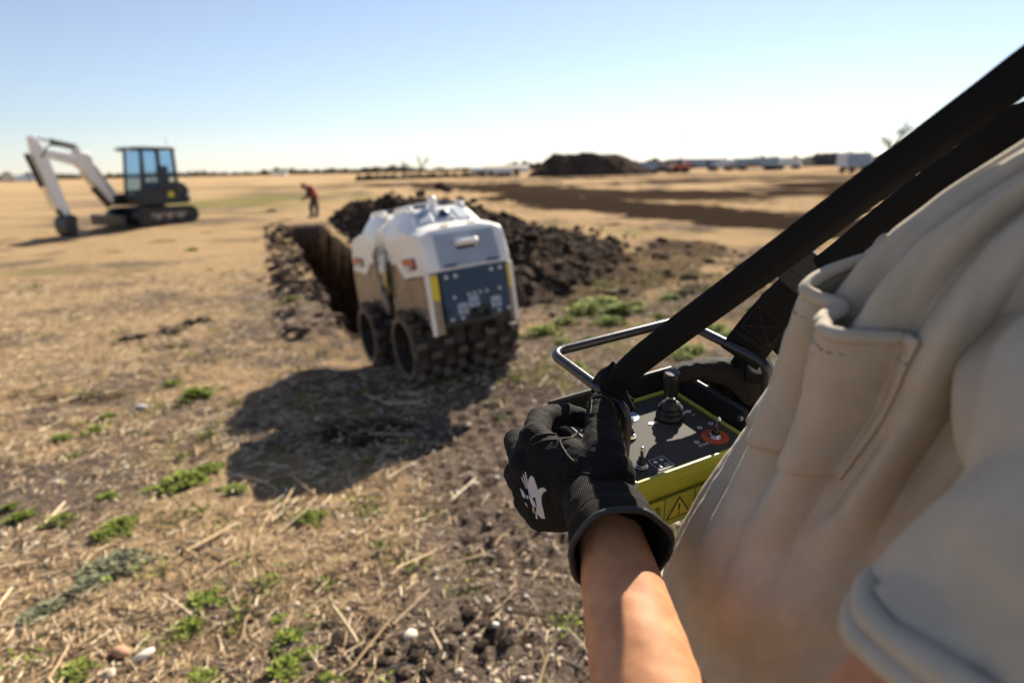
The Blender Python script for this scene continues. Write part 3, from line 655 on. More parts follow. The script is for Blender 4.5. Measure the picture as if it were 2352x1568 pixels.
# poles
def pole(px_, pyb, dep, h, name, label, cat, head):
    p = at(px_, pyb, dep); t = empty(name, (p.x, p.y, gz(p.x, p.y)), (0, 0, 0), label, cat); MB().tube([(0, 0, 0), (0, 0, h*.5), (0, 0, h)], [.11, .09, .06], 8).build('post', DKM, t)
    head(t, h); return t
def lamp_head(t, h): MB().box((0, 0, h+.15), (.9, .35, .4), taper=.7).build('lamp_head', DKM, t, bevel=.03); MB().box((0, -.2, h+.12), (.7, .04, .25)).build('lens', WHITEP, t)
def cross_arm(t, h):
    MB().box((0, 0, h-.3), (2.2, .12, .14)).build('cross_arm', DKM, t)
    for x in (-1, -.4, .4, 1): MB().cyl((x, 0, h-.22), (x, 0, h), .06).build('insulator', WHITEP, t)
pole(1564, 381, 176, 8.6, 'light_mast', 'tall thin light mast with small lamp head above the trailers', 'light mast', lamp_head)
pole(1826, 378, 165, 3.0, 'yard_post', 'stout dark post standing at the trailers right end', 'post', lamp_head)
pole(1985, 378, 210, 8.5, 'utility_pole', 'faint utility pole behind the white box truck', 'utility pole', cross_arm)
# farm sheds and cars far along the horizon
for i, (a, L, h, dep, mt, lb) in enumerate([(1165, 16, 3.2, 260, WHITEP, 'long pale shed low on the horizon left of the mound'), (1110, 9, 2.6, 265, TAN, 'small tan shed left of the long pale shed'), (640, 12, 3.0, 520, WHITEP, 'pale house tiny on the horizon beyond the bending worker'), (60, 14, 3.5, 500, WHITEP, 'pale shed tiny on the horizon at the excavator side'), (20, 10, 3.5, 505, TAN, 'tan shed tiny on the horizon next to a pale one')]):
    p = at(a, 392, dep); t = empty('shed', (p.x, p.y, gz(p.x, p.y)-.2), (0, 0, .1), lb, 'shed')
    MB().box((0, 0, h*.35), (L, 6, h*.7)).build('wall', mt, t); MB().prism([(-3.3, h*.7), (3.3, h*.7), (0, h)], -L/2-.2, L/2+.2, 'x').build('roof', BLUEP if i % 2 else TAN, t)
    MB().box((L*.2, -3.02, h*.3), (2, .06, h*.55)).build('door', DKM, t)

# ================================================================== TRENCH ROLLER
RW = mat('roller_white', (.88, .87, .84), .34, col2=(.78, .75, .69), vscale=3.5, coat=.3, detail=8)
RGREY = mat('roller_grey_panel', (.36, .42, .50), .35, col2=(.30, .35, .42), vscale=5)
RNAVY = mat('roller_navy', (.013, .048, .105), .38, col2=(.010, .034, .075), vscale=7)
RSIDE = mat('roller_side_steel', (.30, .25, .21), .28, metal=.55, col2=(.20, .165, .14), vscale=5, bump=.05, bscale=30)
RDRUM = mat('drum_steel', (.022, .019, .017), .6, metal=.3, col2=(.060, .047, .037), vscale=9, bump=.5, bscale=40)
RPAD = mat('pad_lit_steel', (.15, .12, .095), .5, metal=.4, col2=(.06, .047, .038), vscale=12)  # lighter than the drum: the pads' sunlit tips are put into the colour
RRIM = mat('drum_lit_edge', (.13, .10, .075), .6, metal=.2, var=.35, vscale=14)  # lit edge of the drum rim painted as a lighter tone; lugs share it
RBLK = mat('roller_black', (.014, .014, .015), .5, var=.3, vscale=10)
RYEL = mat('warning_yellow', (.72, .56, .03), .45, var=.06, vscale=20)
RORG = mat('signal_orange', (.55, .10, .03), .25); RLENS = mat('lamp_lens', (.75, .75, .72), .15)
BOLT = mat('bolt_zinc', (.55, .56, .58), .35, metal=.6); STICK = mat('sticker_blue_grey', (.42, .50, .60), .5)
roller = empty('trench_roller', RO, RROT, 'white and navy two-drum trench roller climbing out of the trench', 'trench roller')

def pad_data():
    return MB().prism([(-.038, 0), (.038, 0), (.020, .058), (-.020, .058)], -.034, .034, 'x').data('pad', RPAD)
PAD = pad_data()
def half(mirror):
    """one half of the machine; y runs from its outer face inwards"""
    MM = Matrix.Identity(4) if not mirror else Matrix.Translation((0, 1.86, 0)) @ Matrix.Rotation(pi, 4, 'Z')
    def add(mb, name, mt, par=roller, **k):
        mb.v = [tuple(MM @ Vector(p)) for p in mb.v]; return mb.build(name, mt, par, **k)
    # hood: lofted white shell
    rings = []
    def ring(y, zb, zs, zt, wb, ws, wt):
        return [(-wb, y, zb), (-wb*1.0, y, (zb+zs)/2), (-ws, y, zs), (-wt, y, zt-.012), (-wt*.55, y, zt), (wt*.55, y, zt), (wt, y, zt-.012), (ws, y, zs), (wb, y, (zb+zs)/2), (wb, y, zb)]
    for y, zb, zs, zt, wb, ws, wt in [(.0, .812, .83, .85, .262, .258, .25), (.022, .806, .89, .93, .300, .29, .246), (.062, .80, 1.00, 1.060, .315, .30, .240), (.085, .797, 1.045, 1.092, .318, .300, .236), (.16, .79, 1.062, 1.104, .322, .305, .24), (.30, .78, 1.07, 1.118, .324, .306, .245),
                                      (.452, .764, 1.10, 1.232, .324, .306, .215), (.53, .815, 1.105, 1.240, .324, .306, .215), (.605, .868, 1.11, 1.244, .323, .304, .215), (.72, .857, 1.11, 1.242, .320, .30, .215), (.80, .99, 1.11, 1.225, .316, .295, .212), (.845, 1.09, 1.14, 1.195, .31, .288, .208)]:
        rings.append(ring(y, zb, zs, zt, wb, ws, wt))
    hood = add(MB().loft(rings), 'hood', RW, bevel=.010, seg=2)
    # sloped grey panel in the hood front, handle, catch
    n = Vector((0, -.99, .13)).normalized()
    add(MB().add([(-.226, -.009, .832), (.226, -.009, .832), (.222, .052, 1.062), (-.222, .052, 1.062), (-.226, .02, .832), (.226, .02, .832), (.222, .08, 1.062), (-.222, .08, 1.062)],
                 [(0, 1, 2, 3), (7, 6, 5, 4), (0, 4, 5, 1), (1, 5, 6, 2), (2, 6, 7, 3), (3, 7, 4, 0)]), 'front_panel', RGREY, hood, bevel=.006)
    h = add(MB().tube(rounded([(-.075, .03, .985), (-.075, -.015, .985), (.055, -.015, .985), (.055, .03, .985)], .02), .021, 10), 'handle', RW, hood, smooth=True)
    add(MB().box((-.012, .028, .955), (.13, .016, .05)), 'handle_recess', RBLK, hood)
    add(MB().sphere((.06, .018, .952), .012), 'handle_lock', BOLT, hood)
    for x in (-.15, .16): add(MB().box((x, -.006, .842), (.09, .014, .018)), 'hinge', RNAVY, hood, bevel=.004)
    add(MB().tube([(.07, .028, 1.005), (.15, .032, 1.018)], .006, 6), 'catch', BOLT, hood)
    # raised deck: raked front panes and roof rails
    for x0, x1, t0, t1, mt in ((-.20, -.085, -.178, -.085, RGREY), (-.06, .075, -.055, .065, RGREY), (.10, .20, .09, .178, WHITEP)):
        y0, z0, y1, z1 = .322, 1.136, .428, 1.214; o = .004
        add(MB().add([(x0, y0-o, z0+o), (x1, y0-o, z0+o), (t1, y1-o, z1+o), (t0, y1-o, z1+o), (x0, y0+.03, z0-.02), (x1, y0+.03, z0-.02), (t1, y1+.03, z1-.02), (t0, y1+.03, z1-.02)],
                     [(0, 1, 2, 3), (7, 6, 5, 4), (0, 4, 5, 1), (1, 5, 6, 2), (2, 6, 7, 3), (3, 7, 4, 0)]), 'deck_panel', mt, hood, bevel=.003)
    M = Matrix.Translation((.008, .37, 1.178)) @ Matrix.Rotation(radians(54), 4, 'X')
    add(MB().lathe([(.036, -.01), (.036, .012), (.028, .016), (.001, .016)], 18, M), 'filler_cap', RNAVY, hood)
    for s in (-1, 1):
        add(MB().tube(rounded([(s*.195, .42, 1.205), (s*.195, .46, 1.250), (s*.195, .80, 1.252), (s*.195, .84, 1.19)], .03), .012, 8), 'roof_rail', RW, hood, smooth=True)
        add(MB().box((s*.11, .63, 1.246), (.10, .26, .012)), 'vent_grille', RBLK, hood)
        for k in range(6): add(MB().box((s*.11, .53+k*.04, 1.256), (.10, .012, .012)), 'vent_slat', RGREY, hood)
        add(MB().box((s*.10, .13, 1.104), (.06, .03, .006)), 'caution_sticker', RYEL, hood)
        # side lamp cluster
        P0 = [(.19, .918), (.425, .905), (.41, .836), (.30, .828), (.17, .842)]
        lc = add(MB().prism(P0, s*.318, s*.334, 'x'), 'lamp_housing', RNAVY, bevel=.004)
        add(MB().prism([(.195, .912), (.30, .906), (.285, .872), (.18, .846)], s*.333, s*.340, 'x'), 'signal_lamp', RORG, lc)
        add(MB().prism([(.31, .905), (.415, .90), (.405, .872), (.295, .872)], s*.333, s*.340, 'x'), 'signal_lamp', RORG, lc)
        add(MB().prism([(.28, .866), (.385, .866), (.38, .842), (.27, .836)], s*.333, s*.341, 'x'), 'lamp', RLENS, lc)
        # steel flank plates with bolts
        fl = add(MB().prism([(.005, .80), (.455, .755), (.60, .86), (.84, .85), (.84, .46), (.70, .52), (.24, .52), (.10, .42), (.005, .40)], s*.285, s*.310, 'x'), 'flank_plate', RSIDE, bevel=.004)
        for y, z in ((.42, .62), (.74, .60), (.79, .585), (.12, .51), (.10, .47)): add(MB().cyl((s*.308, y, z), (s*.318, y, z), .011, n=10), 'bolt', BOLT, fl)
        add(MB().tube(rounded([(s*.30, .80, 1.0), (s*.335, .77, .93), (s*.335, .88, .60), (s*.31, .93, .50)], .03), .011, 8), 'tie_bar', RSIDE, smooth=True)
        # bright corner posts and warning stickers of the front
        XL, XR = (.252, .326) if s < 0 else (.247, .290)
        cp = add(MB().add([(s*XL, -.004, .40 if s < 0 else .44), (s*XR, -.004, .40 if s < 0 else .44), (s*XR, -.004, .806), (s*XL, -.004, .806), (s*XL, .03, .40), (s*XR, .03, .40), (s*XR, .03, .806), (s*XL, .03, .806)],
                          [(0, 1, 2, 3), (7, 6, 5, 4), (0, 4, 5, 1), (1, 5, 6, 2), (2, 6, 7, 3), (3, 7, 4, 0)]), 'corner_post', RSIDE, bevel=.004)
        add(MB().box((s*(XR-.002), .006, .605), (.024, .032, .41)), 'corner_edge', RW, cp, bevel=.005)
        add(MB().box((s*((XL+XR)/2-.004), -.008, .715), (XR-XL-.022, .006, .165)), 'warning_sticker', RYEL, cp)
    # chassis and navy face plate
    add(MB().box((0, .43, .62), (.57, .80, .34)), 'chassis', RBLK, bevel=.01)
    fp = add(MB().prism([(-.245, .812), (.245, .812), (.25, .47), (.085, .475), (.085, .55), (.03, .55), (.03, .50), (-.005, .50), (-.005, .54), (-.07, .54), (-.07, .475), (-.235, .475)], -.016, .02, 'y'), 'face_plate', RNAVY, bevel=.004)
    for x, z, r in [(-.204, .775, .015), (-.137, .775, .015), (.129, .778, .015), (.195, .78, .015), (-.165, .635, .013), (-.059, .639, .012), (-.016, .641, .012), (.027, .641, .012), (.075, .641, .012), (.174, .642, .013), (-.20, .49, .013), (-.125, .49, .013), (.225, .498, .014), (.15, .495, .012)]:
        add(MB().cyl((x, -.014, z), (x, -.028, z), r, r*.85, 10), 'bolt', BOLT, fp)
    for x, z in ((-.111, .552), (-.026, .585), (.137, .556)):
        k_ = add(MB().box((x, -.019, z), (.074, .006, .072)), 'pictogram_sticker', STICK, fp, bevel=.004)
        add(MB().tube([(x-.016, -.024, z+.022), (x-.016, -.024, z-.012), (x, -.024, z-.022), (x+.016, -.024, z-.012), (x+.016, -.024, z+.022)], .005, 5), 'hook_symbol', RNAVY, k_)
    add(MB().cyl((-.218, -.012, .545), (-.218, -.02, .545), .02, n=14), 'plug_hole', RBLK, fp)
    add(MB().box((.055, -.018, .535), (.09, .01, .03)), 'slot', RBLK, fp)
    add(MB().box((0, .06, .455), (.5, .10, .05)), 'scraper_bar', RBLK, bevel=.006)
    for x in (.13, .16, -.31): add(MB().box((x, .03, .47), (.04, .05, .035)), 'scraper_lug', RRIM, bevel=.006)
    # two padfoot drums on one axle
    yc, zc, r0 = .47, .275, .226
    ax = add(MB().cyl((-.30, yc, zc), (.30, yc, zc), .06, n=16), 'axle', RBLK)
    add(MB().box((0, yc, .38), (.07, .22, .30)), 'axle_leg', RBLK, bevel=.01)
    for s in (-1, 1):
        M = Matrix.Translation((s*.212, yc, zc)) @ Matrix.Rotation(s*pi/2, 4, 'Y')
        dr = add(MB().lathe([(.05, -.20), (r0, -.20), (r0, .191), (r0-.006, .199), (r0-.03, .199), (r0-.036, .191), (r0-.045, .05), (.10, .03), (.09, .12), (.03, .12)], 40, M), 'drum', RDRUM, smooth=False, bevel=0)
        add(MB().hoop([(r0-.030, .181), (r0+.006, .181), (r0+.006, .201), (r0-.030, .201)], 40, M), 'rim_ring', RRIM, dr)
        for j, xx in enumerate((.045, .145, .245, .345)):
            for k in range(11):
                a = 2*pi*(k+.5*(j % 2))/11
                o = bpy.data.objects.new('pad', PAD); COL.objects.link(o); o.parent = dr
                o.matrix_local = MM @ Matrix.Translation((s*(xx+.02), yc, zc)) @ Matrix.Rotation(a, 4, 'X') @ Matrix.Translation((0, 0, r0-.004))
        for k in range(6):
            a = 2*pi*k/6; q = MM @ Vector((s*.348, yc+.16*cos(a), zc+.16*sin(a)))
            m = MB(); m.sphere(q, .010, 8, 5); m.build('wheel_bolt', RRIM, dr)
half(False); half(True)
# articulation joint, hoses, centre post with beacon
MB().box((0, .93, .60), (.30, .20, .22)).build('articulation_joint', RBLK, roller, bevel=.02)
MB().lathe([(.13, .86), (.15, .88), (.13, .895), (.15, .91), (.13, .925), (.15, .94), (.13, .955), (.15, .97), (.13, .99)], 20, Matrix.Translation((0, 0, .62)) @ Matrix.Rotation(-pi/2, 4, 'X')).build('bellows', RBLK, roller, True)
for i, (x, z) in enumerate(((-.20, .95), (-.24, .88), (-.16, 1.02), (-.27, .70), (.2, .95), (.24, .85))):
    MB().tube(smoothpath([(x, .78, z), (x*1.25, .88, z-.03), (x*1.25, .98, z-.03), (x, 1.08, z)], 5), .016, 8).build('hydraulic_hose', RBLK, roller, True)
MB().cyl((-.335, .865, .80), (-.335, .865, .875), .034, n=14).build('joint_cap', RW, roller, bevel=.008)
MB().cyl((-.325, .86, .90), (-.29, .95, .905), .04, n=14).build('lifting_eye', RW, roller, bevel=.008)
MB().box((-.328, .875, .735), (.012, .075, .16)).build('joint_sticker', RYEL, roller)
MB().tube([(-.02, .47, 1.20), (-.02, .48, 1.26)], .03, 12).build('sensor_post', RW, roller, bevel=.004)
MB().sphere((-.02, .48, 1.285), (.036, .036, .033), 16, 10).build('sensor_dome', RW, roller, True)
MB().tube(rounded([(-.02, .48, 1.262), (-.10, .60, 1.262), (-.13, .82, 1.255)], .05), .012, 8).build('sensor_cable', RW, roller, True)

# ================================================================== MINI EXCAVATOR
EW = mat('excavator_white', (.86, .85, .82), .35, var=.04, vscale=4); EB = mat('excavator_black', (.018, .019, .022), .42, var=.25, vscale=5)
EGL = bpy.data.materials.new('cab_glass'); EGL.use_nodes = True
_b = EGL.node_tree.nodes['Principled BSDF']; _b.inputs['Base Color'].default_value = (.55, .75, .95, 1); _b.inputs['Roughness'].default_value = .03; _b.inputs['Transmission Weight'].default_value = .92; _b.inputs['IOR'].default_value = 1.12
CHR = mat('chrome_rod', (.7, .7, .72), .15, metal=1); STEEL = mat('worn_bucket_steel', (.30, .28, .26), .45, metal=.5, var=.3, vscale=6)
ex, ey = -12.3, 24.0
exc = empty('mini_excavator', (ex, ey, gz(ex, ey)+.02), (0, 0, pi+radians(64)), 'mini excavator with white boom and black cab, bucket resting on the ground', 'excavator')
# undercarriage turned a little against the cab
UM = Matrix.Rotation(radians(-6), 4, 'Z')
def xb(mb, name, mt, par=exc, M=None, **k):
    if M is not None: mb.v = [tuple(M @ Vector(p)) for p in mb.v]
    return mb.build(name, mt, par, **k)
for s in (-1, 1):
    out = []
    for k in range(40):
        a = 2*pi*k/40; x = (.82 if cos(a) >= 0 else -.82)+.27*cos(a); out.append((x, .29+.27*sin(a)))
    tr = xb(MB().prism(out, s*.80-.16, s*.80+.16, 'y'), 'track', EB, M=UM)
    for k in range(44):
        t = k/44; per = 4*.82+2*pi*.27; d = t*per
        if d < 1.64: p = (-.82+d, .57, 0)
        elif d < 1.64+pi*.27: a = (d-1.64)/.27; p = (.82+.28*sin(a), .29+.28*cos(a), a)
        elif d < 3.28+pi*.27: p = (.82-(d-1.64-pi*.27), .01, pi)
        else: a = (d-3.28-pi*.27)/.27; p = (-.82-.28*sin(a), .29-.28*cos(a), pi+a)
        xb(MB().box((0, 0, 0), (.045, .33, .03)), 'track_lug', EB, tr, M=UM @ Matrix.Translation((p[0], s*.80, p[1])) @ Matrix.Rotation(p[2], 4, 'Y'))
    for x in (-.82, -.4, 0, .4, .82): xb(MB().cyl((x, s*.962, .29), (x, s*.985, .29), .17 if abs(x) > .6 else .10, n=14), 'road_wheel', STEEL if abs(x) < .6 else EB, tr, M=UM)
    xb(MB().box((0, s*.967, .33), (1.3, .03, .14)), 'side_frame', RSIDE, tr, M=UM, bevel=.01)
xb(MB().box((0, 0, .42), (1.2, 1.3, .22)), 'undercarriage_frame', EB, M=UM, bevel=.02)
xb(MB().prism([(1.50, .04), (1.60, .06), (1.62, .38), (1.52, .40), (1.47, .22)], -.95, .95, 'y'), 'dozer_blade', EB, M=UM, bevel=.01)
for s in (-1, 1): xb(MB().tube([(.5, s*.35, .4), (1.5, s*.35, .25)], .06, 6), 'blade_arm', EB, M=UM)
# house
xb(MB().cyl((0, 0, .5), (0, 0, .64), .42, n=24), 'swing_ring', EB)
xb(MB().prism([(-.92, .66), (.95, .66), (.98, .9), (.9, .98), (-.95, .98)], -.78, .78, 'y'), 'house_floor', EB, bevel=.03)
xb(MB().prism([(-.98, .78), (-.55, .78), (-.55, 1.40), (-.78, 1.38), (-.96, 1.15)], -.78, .78, 'y'), 'engine_cover', EB, bevel=.05)
xb(MB().prism([(-1.04, .74), (-.92, .74), (-.92, 1.05), (-1.02, 1.05)], -.72, .72, 'y'), 'counterweight', EB, bevel=.03)
for y in (.45, .62): xb(MB().cyl((-.86, y+.2, .93), (-.86, y+.22, .93), .07, n=12), 'work_lamp', RLENS)
xb(MB().box((-.2, .79, .98), (.22, .02, .18)), 'warning_plate', RYEL)
# cab: posts, roof, panes, seat
cx0, cx1, cy0, cy1, z0, z1 = -.52, .86, -.05, .76, .98, 2.42
def post(p, q, r=.05): xb(MB().tube([p, q], r, 6), 'cab_post', EB)
for y in (cy0, cy1):
    post((cx1, y, z0), (cx1-.18, y, z1)); post((cx0, y, z0), (cx0+.02, y, z1), .06); post((.14, y, z0), (.08, y, z1), .055)
    xb(MB().box((.17, y, 1.04), (1.4, .05, .22)), 'lower_panel', EB); xb(MB().box((-.20, y, 1.22), (.64, .05, .34)), 'lower_panel', EB)
    for a, b, c, d, zz in ((cx1-.02, .14, cx1-.18, .08, 1.14), (.14, cx0, .08, cx0+.02, 1.39)):
        xb(MB().add([(a, y-.008, zz), (b, y-.008, zz), (d, y-.008, z1), (c, y-.008, z1), (a, y+.008, zz), (b, y+.008, zz), (d, y+.008, z1), (c, y+.008, z1)],
                    [(0, 1, 2, 3), (7, 6, 5, 4), (0, 4, 5, 1), (1, 5, 6, 2), (2, 6, 7, 3), (3, 7, 4, 0)]), 'side_pane', EGL)
xb(MB().add([(cx1, cy0, z0), (cx1, cy1, z0), (cx1-.18, cy1, z1), (cx1-.18, cy0, z1), (cx1-.015, cy0, z0), (cx1-.015, cy1, z0), (cx1-.195, cy1, z1), (cx1-.195, cy0, z1)], [(0, 1, 2, 3), (7, 6, 5, 4), (0, 4, 5, 1), (1, 5, 6, 2), (2, 6, 7, 3), (3, 7, 4, 0)]), 'windscreen', EGL)
xb(MB().box((cx0, (cy0+cy1)/2, 1.95), (.015, .7, .85)), 'rear_pane', EGL)
xb(MB().prism([(1.02, 2.42), (1.0, 2.47), (.8, 2.53), (-.5, 2.53), (-.62, 2.46), (-.58, 2.42)], cy0-.06, cy1+.06, 'y'), 'roof', EB, bevel=.02)
for y in (.1, .6): xb(MB().box((.98, y, 2.40), (.08, .14, .09)), 'roof_lamp', RLENS, bevel=.01)
xb(MB().cyl((-.4, .65, 2.53), (-.4, .65, 2.85), .008, n=5), 'antenna', EB)
xb(MB().box((-.1, .35, 1.25), (.5, .5, .14)), 'seat', RBLK, bevel=.03); xb(MB().box((-.32, .35, 1.6), (.14, .48, .65)), 'seat_back', RBLK, bevel=.04)
for y in (.1, .6): xb(MB().cyl((.35, y, 1.0), (.3, y, 1.5), .02, n=6), 'control_lever', EB)
# boom, arm, rams, bucket
yb = -.22
BK = lambda u: 1.2+(u-1.2)*.84 if u > 1.2 else u
def beam(poly, w, name, mt, par=exc): return xb(MB().prism([(BK(a), b) for a, b in poly], yb-w/2, yb+w/2, 'y'), name, mt, par, bevel=.02)
xb(MB().prism([(.85, .70), (1.28, .72), (1.30, 1.0), (.9, 1.05)], yb-.16, yb+.16, 'y'), 'swing_bracket', EB, bevel=.02)
boom = beam([(1.12, .76), (1.34, .78), (2.34, 1.86), (2.30, 2.24), (2.02, 2.24), (1.06, .98)], .26, 'boom', EW)
beam([(2.20, 1.90), (3.64, 2.24), (3.74, 2.36), (3.60, 2.46), (2.24, 2.26)], .22, 'boom_top', EW, boom)
xb(MB().cyl((BK(2.18), yb-.16, 2.10), (BK(2.18), yb+.16, 2.10), .26, n=20), 'boom_knee', EW, boom, bevel=.02)
xb(MB().prism([(BK(2.18), 2.3), (BK(2.5), 2.28), (BK(2.42), 2.56), (BK(2.28), 2.56)], yb-.10, yb+.10, 'y'), 'ram_bracket', EW, boom, bevel=.015)
arm = beam([(3.46, 2.20), (3.75, 2.05), (3.15, .36), (2.95, .34), (3.34, 2.05), (3.62, 2.72), (3.84, 2.80), (4.0, 2.66)][:0] or [(3.98, 2.78), (3.80, 2.82), (3.52, 2.42), (3.00, .44), (3.20, .34), (3.52, .9), (3.94, 2.2)], .21, 'dipper_arm', EW)
for p, q, r0, r1, nm in (((1.42, yb, .66), (2.36, yb, 1.72), .085, .045, 'boom_ram'), ((2.34, yb, 2.52), (3.88, yb, 2.78), .085, .045, 'arm_ram'), ((4.14, yb, 2.30), (3.58, yb, .66), .075, .04, 'bucket_ram')):
    P_, Q_ = Vector((BK(p[0]), p[1], p[2])), Vector((BK(q[0]), q[1], q[2])); mid = P_.lerp(Q_, .58); rm = xb(MB().cyl(P_, mid, r0, n=10), nm, EB); xb(MB().cyl(mid, Q_, r1, n=8), 'rod', CHR, rm)
for p in ((3.62, 2.38), (3.86, 2.70), (2.2, 2.1), (3.08, .42), (1.2, .86)): xb(MB().cyl((BK(p[0]), yb-.13, p[1]), (BK(p[0]), yb+.13, p[1]), .06, n=12), 'pivot_pin', CHR)
xb(MB().tube(smoothpath([(BK(a), b, c) for a, b, c in ((1.3, yb+.12, 1.1), (2.1, yb+.13, 2.2), (3.3, yb+.13, 2.55), (3.7, yb+.12, 2.2))], 5), .025, 6), 'hydraulic_hose', EB, smooth=True)
bk = [(3.32, .42), (3.40, .20), (3.34, -.08), (3.12, -.24), (2.85, -.26), (2.66, -.20), (2.98, -.04), (3.04, .20), (2.98, .40), (3.12, .50)]
bk = [(a-.32, b) for a, b in bk]
bu = xb(MB().prism(bk, yb-.30, yb+.30, 'y'), 'bucket', EB, bevel=.012)
for s in (-1, 1): xb(MB().prism([(2.78, .05), (2.73, -.22), (2.32, -.21), (2.54, .02)], yb+s*.302, yb+s*.312, 'y'), 'bucket_cheek', STEEL, bu)
for k in range(5): xb(MB().box((2.30, yb-.26+k*.13, -.2), (.12, .06, .04)), 'tooth', STEEL, bu)
xb(MB().prism([(2.98, .42), (3.10, .62), (3.04, .66), (2.80, .48)], yb-.1, yb+.1, 'y'), 'bucket_link', EB)

# ================================================================== WORKER BENDING BY THE TRENCH END
wp = on_ground(722, 500); wz = gz(wp.x, wp.y)
NAVYC = mat('navy_workwear', (.022, .026, .04), .9, bump=.4, bscale=60); HIVIS = mat('orange_vest', (.36, .055, .022), .7, var=.08, vscale=10); SKIN_F = mat('skin_far', (.36, .19, .12), .6); HAIRF = mat('hair_far', (.04, .02, .015), .9)
REDHAT = mat('dark_red_hat', (.20, .02, .015), .7)
wk = empty('person', (wp.x, wp.y, wz), (0, 0, 0.1), 'person in orange vest and dark clothes bending over beyond the trench', 'person')
def wv(x, y, z): return Vector((x, y, z))
hip = wv(.06, 0, .80); chest = wv(-.08, 0, 1.12); neck = wv(-.18, 0, 1.20); head = wv(-.30, 0, 1.24)
body = MB().capsule(hip, chest, .15, .17).capsule(chest, neck, .15, .07).capsule(neck, head, .055, .06)
for s in (-1, 1):
    kn = wv(.02+s*.10, s*.12, .43); an = wv(.10 if s > 0 else -.06, s*.12, .08); body.chain([hip+wv(0, s*.09, -.03), kn, an], [.115, .09, .07]); body.capsule(an+wv(.03, 0, -.03), an+wv(-.17, 0, -.04), .045, .035)
    sh = chest+wv(-.02, s*.19, .03); el = sh+wv(-.08, s*.04, -.27); ha = el+wv(-.22, -s*.10, -.12); body.chain([sh, el, ha], [.07, .056, .044]); body.capsule(ha, ha+wv(-.08, 0, -.03), .035, .02)
fused('body', body, NAVYC, .018, 4, parent=wk)
hd = MB().sphere(head+wv(-.02, 0, .0), (.095, .08, .115), 14, 10); hd.sphere(head+wv(-.115, 0, -.02), (.022, .016, .022), 8, 6); hd.sphere(head+wv(.0, .08, -.01), (.02, .012, .03), 8, 6); hd.sphere(head+wv(.0, -.08, -.01), (.02, .012, .03), 8, 6); hd.sphere(head+wv(-.075, 0, -.07), (.04, .04, .035), 8, 6)
fused('head', hd, SKIN_F, .012, 3, parent=wk)
MB().lathe([(.001, .135), (.06, .13), (.10, .07), (.105, .0), (.10, -.005)], 18, Matrix.Translation(head+wv(0, 0, .04)) @ Matrix.Rotation(-.35, 4, 'Y')).build('cap', REDHAT, wk, True)
MB().box(head+wv(-.14, 0, .05), (.10, .15, .012), None).build('cap_peak', REDHAT, wk, bevel=.004)
fused('vest', MB().capsule(hip+wv(.03, 0, .05), chest+wv(.03, 0, .02), .165, .185).capsule(chest+wv(.02, 0, .03), neck+wv(.04, 0, 0), .175, .11), HIVIS, .018, 3, parent=wk)

wk.scale = (.86, .86, .86)

# ================================================================== REMOTE CONTROL BOX
LIME = mat('lime_housing', (.40, .42, .045), .38, var=.06, vscale=30, coat=.25); PANEL = mat('panel_dark_grey', (.085, .081, .077), .7, col2=(.055, .053, .05), vscale=500, detail=2, spec=.12)
BBLK = mat('box_black', (.012, .012, .013), .38, var=.2, vscale=40); BARM = mat('black_tube', (.014, .015, .018), .28, spec=.6, bump=.04, bscale=300); RUB = mat('boot_rubber', (.012, .012, .013), .5)
CHROME = mat('chrome', (.75, .74, .72), .12, metal=1); PRINT = mat('panel_print_white', (.62, .64, .68), .6); BLUES = mat('sticker_blue', (.10, .27, .62), .5); TERRA = mat('ring_terracotta', (.46, .085, .028), .5); INK = mat('ink_black', (.015, .015, .012), .5); WARN = mat('warning_fill', (.62, .52, .05), .5)
BT = Vector((.22644, .79624, 1.18296)); BROT = Euler((.158, -.084, .463), 'XYZ'); BMX = Matrix.Translation(BT) @ BROT.to_matrix().to_4x4()
def bl(x, y, z): return BMX @ Vector((x, y, z))
box = empty('remote_control_box', BT, BROT, 'lime and black remote control box slung in front of the operator', 'control box')
hs = MB().prism([(-.098, .0), (.098, .0), (.1, .168), (-.1, .168)], -.080, -.007, 'z').build('housing', LIME, box, bevel=.006)
for c_, d_ in (((0, -.001, -.003), (.206, .007, .017)), ((0, .168, -.003), (.206, .006, .014)), ((-.101, .084, -.003), (.006, .17, .0135)), ((.101, .084, -.003), (.006, .17, .0137))):
    MB().box(c_, d_).build('housing_lip', LIME, hs, bevel=.0025)
panel = MB().box((0, .0835, -.003), (.196, .163, .006)).build('panel', PANEL, box, bevel=.001)
for c_, d_, M in (((0, .178, .004), (.218, .008, .062), None), ((.110, .10, .004), (.007, .15, .0622), None), ((-.110, .10, .0), (.007, .15, .054), None)): MB().box(c_, d_).build('guard_plate', BBLK, box, bevel=.003)
h_ = .113
cage = MB().tube(rounded([(-.112, .002, -.055), (-.110, .000, h_), (-.109, .170, h_), (.109, .170, h_), (.110, .000, h_), (.112, .002, -.055)], .022, 7), .0066, 14, up=(1, 0, 0)).build('cage_bar', BARM, box, True)
for s in (-1, 1):
    MB().box((s*.1035, .004, -.018), (.008, .016, .03)).build('bar_bracket', BBLK, box, bevel=.002)
    b = MB().cyl((s*.100, -.004, .012), (s*.100, -.012, .012), .0042, n=12).build('bracket_bolt', CHROME, box); MB().tube([(s*.1, -.0085, .008), (s*.1, -.009, -.012)], .0016, 6).build('pin', CHROME, b)
    MB().cyl((s*.1060, .03, .022), (s*.1015, .03, .022), .0042, n=10).build('guard_screw', CHROME, box)
